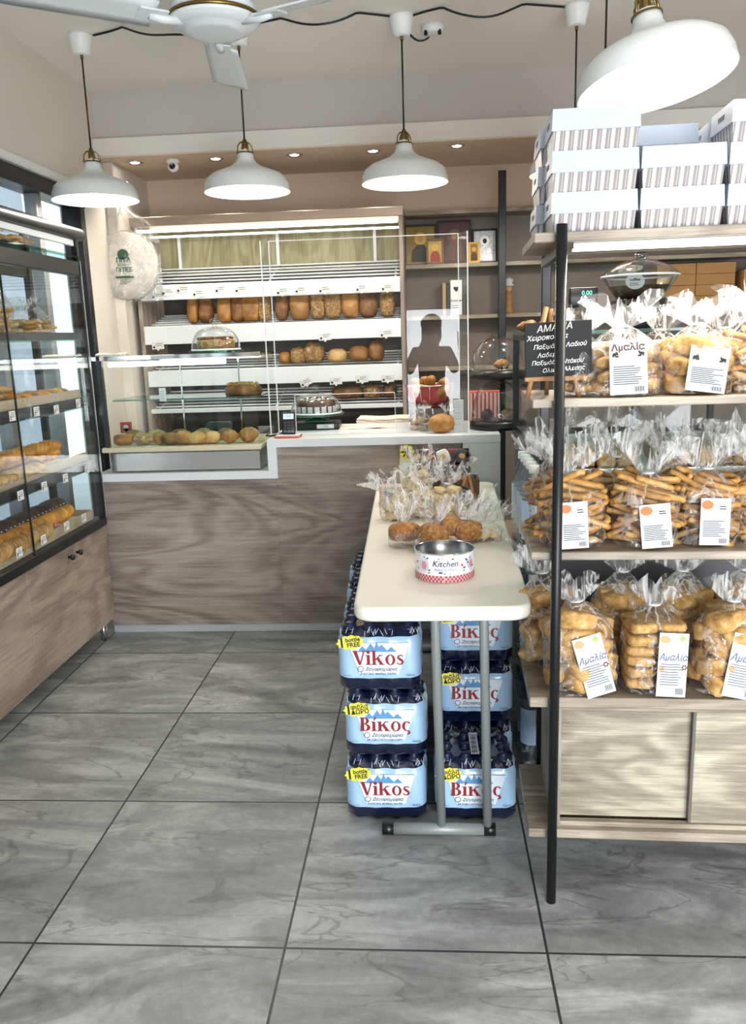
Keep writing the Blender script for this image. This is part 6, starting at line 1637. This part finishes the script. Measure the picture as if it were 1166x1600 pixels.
# ---- chalkboard sign on an easel, upper shelf
c = PY(872.5, 545, .232); hw = (PY(925, 545, .232).x-PY(820, 545, .232).x)/2; hh = (PY(872, 503, .232).z-PY(872, 588, .232).z)/2
e = thing('easel', 'small wooden easel carrying the handwritten chalkboard on the upper shelf', 'easel', (c.x-.01, .262, Z1a+.0005))
ze = c.z-Z1a
MB().tube([(-.055, -.02, .0), (-.012, .004, ze+.09)], .0055, 8).build('leg', WOODE, e); MB().tube([(.06, -.02, 0), (.012, .004, ze+.09)], .0055, 8).build('leg', WOODE, e); MB().tube([(0, .07, 0), (0, .01, ze+.085)], .005, 8).build('leg', WOODE, e)
MB().box(-.06, .06, -.02, -.006, ze-hh-.012, ze-hh-.002, .001).build('ledge', WOODE, e)
s = thing('chalkboard_sign', 'black chalkboard with white handwriting standing behind the front post', 'sign', (c.x, .232, c.z), (0, radians(-1.5), radians(2)))
MB().box(-hw, hw, -.003, .003, -hh, hh, .001).build('board', plain('slate_black', '#111214', .75, vary=.2), s)
F = TR((0, -.0036, 0)) @ FRONT; m = MB(); W_ = hw*2; H_ = hh*2
for txt, x, y, sz, rot in [('ΑΜΑΛΙΑ', -.06, .39, .17, 4), ('Χειροποίητα', -.17, .22, .13, 2), ('Παξιμάδια Λαδιού', .02, .06, .115, 2), ('Λαδερές', -.13, -.10, .115, 3), ('Παξιμάδια Ντάκου', -.02, -.24, .11, 1), ('Ολικής Άλεσης', .07, -.38, .11, 2)]:
    add_text(m, txt, sz*H_, F @ TR((x*W_, y*H_, 0)) @ RZ(rot), .008, .25, 1.0)
m.build('chalk_writing', plain('chalk_white', '#e9ebea', .9), s)

# dark sacks and cloth behind the lower shelf
Rr = random.Random(2)
for i in range(3):
    o = MB().ball((0, 0, .13), .13, .07, .13, 18, 12, None, .05, i, .05, .7).build('dark_sack', plain('black_sack', '#1c1c20', .35, vary=.3), None, (1.5+.28*i, .62, .55)) if False else None
# ================================================================== the person taking the picture, seen mirrored in the acrylic guard
PXC, PYC = 1.0, -1.96
def skinned(name, joints, edges, mat_, parent, sub=2):
    me = bpy.data.meshes.new(name); me.from_pydata([j[0] for j in joints], edges, []); me.materials.append(mat_)
    o = bpy.data.objects.new(name, me); COL.objects.link(o); o.parent = parent
    md = o.modifiers.new('skin', 'SKIN'); md.use_smooth_shade = True
    for i, v in enumerate(me.skin_vertices[0].data if me.skin_vertices else []): v.radius = (joints[i][1], joints[i][2] if len(joints[i]) > 2 else joints[i][1]); v.use_root = i == 0
    s2 = o.modifiers.new('smooth', 'SUBSURF'); s2.levels = sub; s2.render_levels = sub
    return o
def skin_mesh(name, joints, edges, mat_, parent, sub=2):
    import bmesh
    bm = bmesh.new(); lay = bm.verts.layers.skin.verify(); vs = []
    for j in joints: vs.append(bm.verts.new(j[0]))
    for i, v in enumerate(vs): v[lay].radius = (joints[i][1], joints[i][-1]); v[lay].use_root = i == 0
    for a, b in edges: bm.edges.new((vs[a], vs[b]))
    me = bpy.data.meshes.new(name); bm.to_mesh(me); bm.free(); me.materials.append(mat_)
    o = bpy.data.objects.new(name, me); COL.objects.link(o); o.parent = parent
    md = o.modifiers.new('skin', 'SKIN'); md.use_smooth_shade = True
    s2 = o.modifiers.new('smooth', 'SUBSURF'); s2.levels = sub; s2.render_levels = sub
    return o
per = thing('person', 'person in a grey top holding a phone up, mirrored in the acrylic guard', 'person', (PXC, PYC, 0))
SKIN = plain('skin', '#b98a70', .55); TOP = plain('grey_top', '#6e6761', .8, vary=.1); TRO = plain('dark_trousers', '#2c2e35', .8); HAIR = plain('brown_hair', '#33261f', .5)
J = [((0, 0, .80), .115, .085), ((0, 0, .93), .105, .08), ((0, .005, 1.07), .12, .085), ((0, 0, 1.20), .10, .07), ((0, .005, 1.275), .045, .045), ((0, .02, 1.34), .045, .045),
     ((0, .025, 1.43), .075, .09), ((0, .02, 1.50), .062, .075),
     ((-.145, 0, 1.215), .05, .05), ((-.225, .06, 1.02), .04, .04), ((-.085, .255, 1.29), .024, .026), ((-.075, .29, 1.325), .018, .026),
     ((.145, 0, 1.215), .05, .05), ((.225, .06, 1.02), .04, .04), ((.045, .255, 1.27), .024, .026), ((.035, .29, 1.305), .018, .026),
     ((-.085, 0, .74), .085, .085), ((-.09, .01, .43), .055, .055), ((-.09, -.01, .08), .035, .035), ((-.095, .09, .03), .03, .022),
     ((.085, 0, .74), .085, .085), ((.09, .01, .43), .055, .055), ((.09, -.01, .08), .035, .035), ((.095, .09, .03), .03, .022)]
E_ = [(0, 1), (1, 2), (2, 3), (3, 4), (4, 5), (5, 6), (6, 7), (3, 8), (8, 9), (9, 10), (10, 11), (3, 12), (12, 13), (13, 14), (14, 15), (0, 16), (16, 17), (17, 18), (18, 19), (0, 20), (20, 21), (21, 22), (22, 23)]
# fingers: five on each hand, closing round the sides of the phone
for base, sx in ((11, -1), (15, 1)):
    bx_, by_, bz_ = J[base][0]
    for k, (dz, l) in enumerate(((.028, .040), (.012, .046), (-.004, .044), (-.020, .036))):
        i0 = len(J); J.append(((bx_+sx*.006, by_+.022, bz_+dz), .0085)); J.append(((bx_-sx*.004, by_+.022+l*.55, bz_+dz+.004), .0078)); J.append(((bx_-sx*.018, by_+.024+l*.75, bz_+dz+.006), .0068))
        E_ += [(base, i0), (i0, i0+1), (i0+1, i0+2)]
    i0 = len(J); J.append(((bx_-sx*.012, by_+.006, bz_+.022), .0095)); J.append(((bx_-sx*.028, by_+.014, bz_+.040), .0085)); E_ += [(base, i0), (i0, i0+1)]
skin_mesh('body', J, E_, SKIN, per)
f = MB(); f.ball((0, .115, 1.425), .012, .016, .02, 12, 8); f.build('nose', SKIN, per)
for sx in (-1, 1):
    e = MB().ball((sx*.03, .098, 1.452), .012, .008, .008, 12, 8).build('eye', PAPER, per); MB().ball((sx*.03, .104, 1.452), .005, .004, .005, 10, 6).build('iris', HAIR, e)
    MB().ball((sx*.082, .015, 1.435), .012, .018, .028, 12, 8).build('ear', SKIN, per)
MB().ball((0, .1, 1.385), .024, .008, .007, 12, 8).build('mouth', plain('lips', '#93504a', .5), per)
h = MB().ball((0, -.01, 1.478), .102, .108, .095, 24, 14, None, .02, 2); h.ball((0, -.055, 1.38), .098, .06, .13, 20, 12, None, .03, 3); h.build('hair', HAIR, per)
JT = [((0, 0, .78), .14, .11), ((0, 0, .93), .128, .102), ((0, .005, 1.07), .145, .108), ((0, 0, 1.20), .12, .088), ((0, .0, 1.262), .062, .06), ((-.15, 0, 1.215), .066, .066), ((-.225, .05, 1.04), .056, .056), ((-.19, .12, 1.09), .05, .05), ((.15, 0, 1.215), .066, .066), ((.225, .05, 1.04), .056, .056), ((.185, .12, 1.09), .05, .05)]
skin_mesh('top', JT, [(0, 1), (1, 2), (2, 3), (3, 4), (3, 5), (5, 6), (6, 7), (3, 8), (8, 9), (9, 10)], TOP, per)
JL = [((0, 0, .82), .13, .10), ((-.085, 0, .74), .10, .10), ((-.09, .01, .43), .072, .072), ((-.09, -.005, .10), .056, .056), ((.085, 0, .74), .10, .10), ((.09, .01, .43), .072, .072), ((.09, -.005, .10), .056, .056)]
skin_mesh('trousers', JL, [(0, 1), (1, 2), (2, 3), (0, 4), (4, 5), (5, 6)], TRO, per)
for sx in (-1, 1): MB().ball((sx*.095, .045, .032), .045, .11, .034, 16, 10, None, 0, 0, .05).build('shoe', BLACKP, per)
ph = thing('phone', 'black phone held up by the mirrored person', 'phone', (.945, -1.628, 1.345))
MB().rbox(-.037, .037, -.004, .004, -.075, .075, .003, b=.002).build('body', BLACKP, ph)
MB().box(-.034, .034, -.0052, -.0042, -.07, .07).build('screen', DARK, ph)
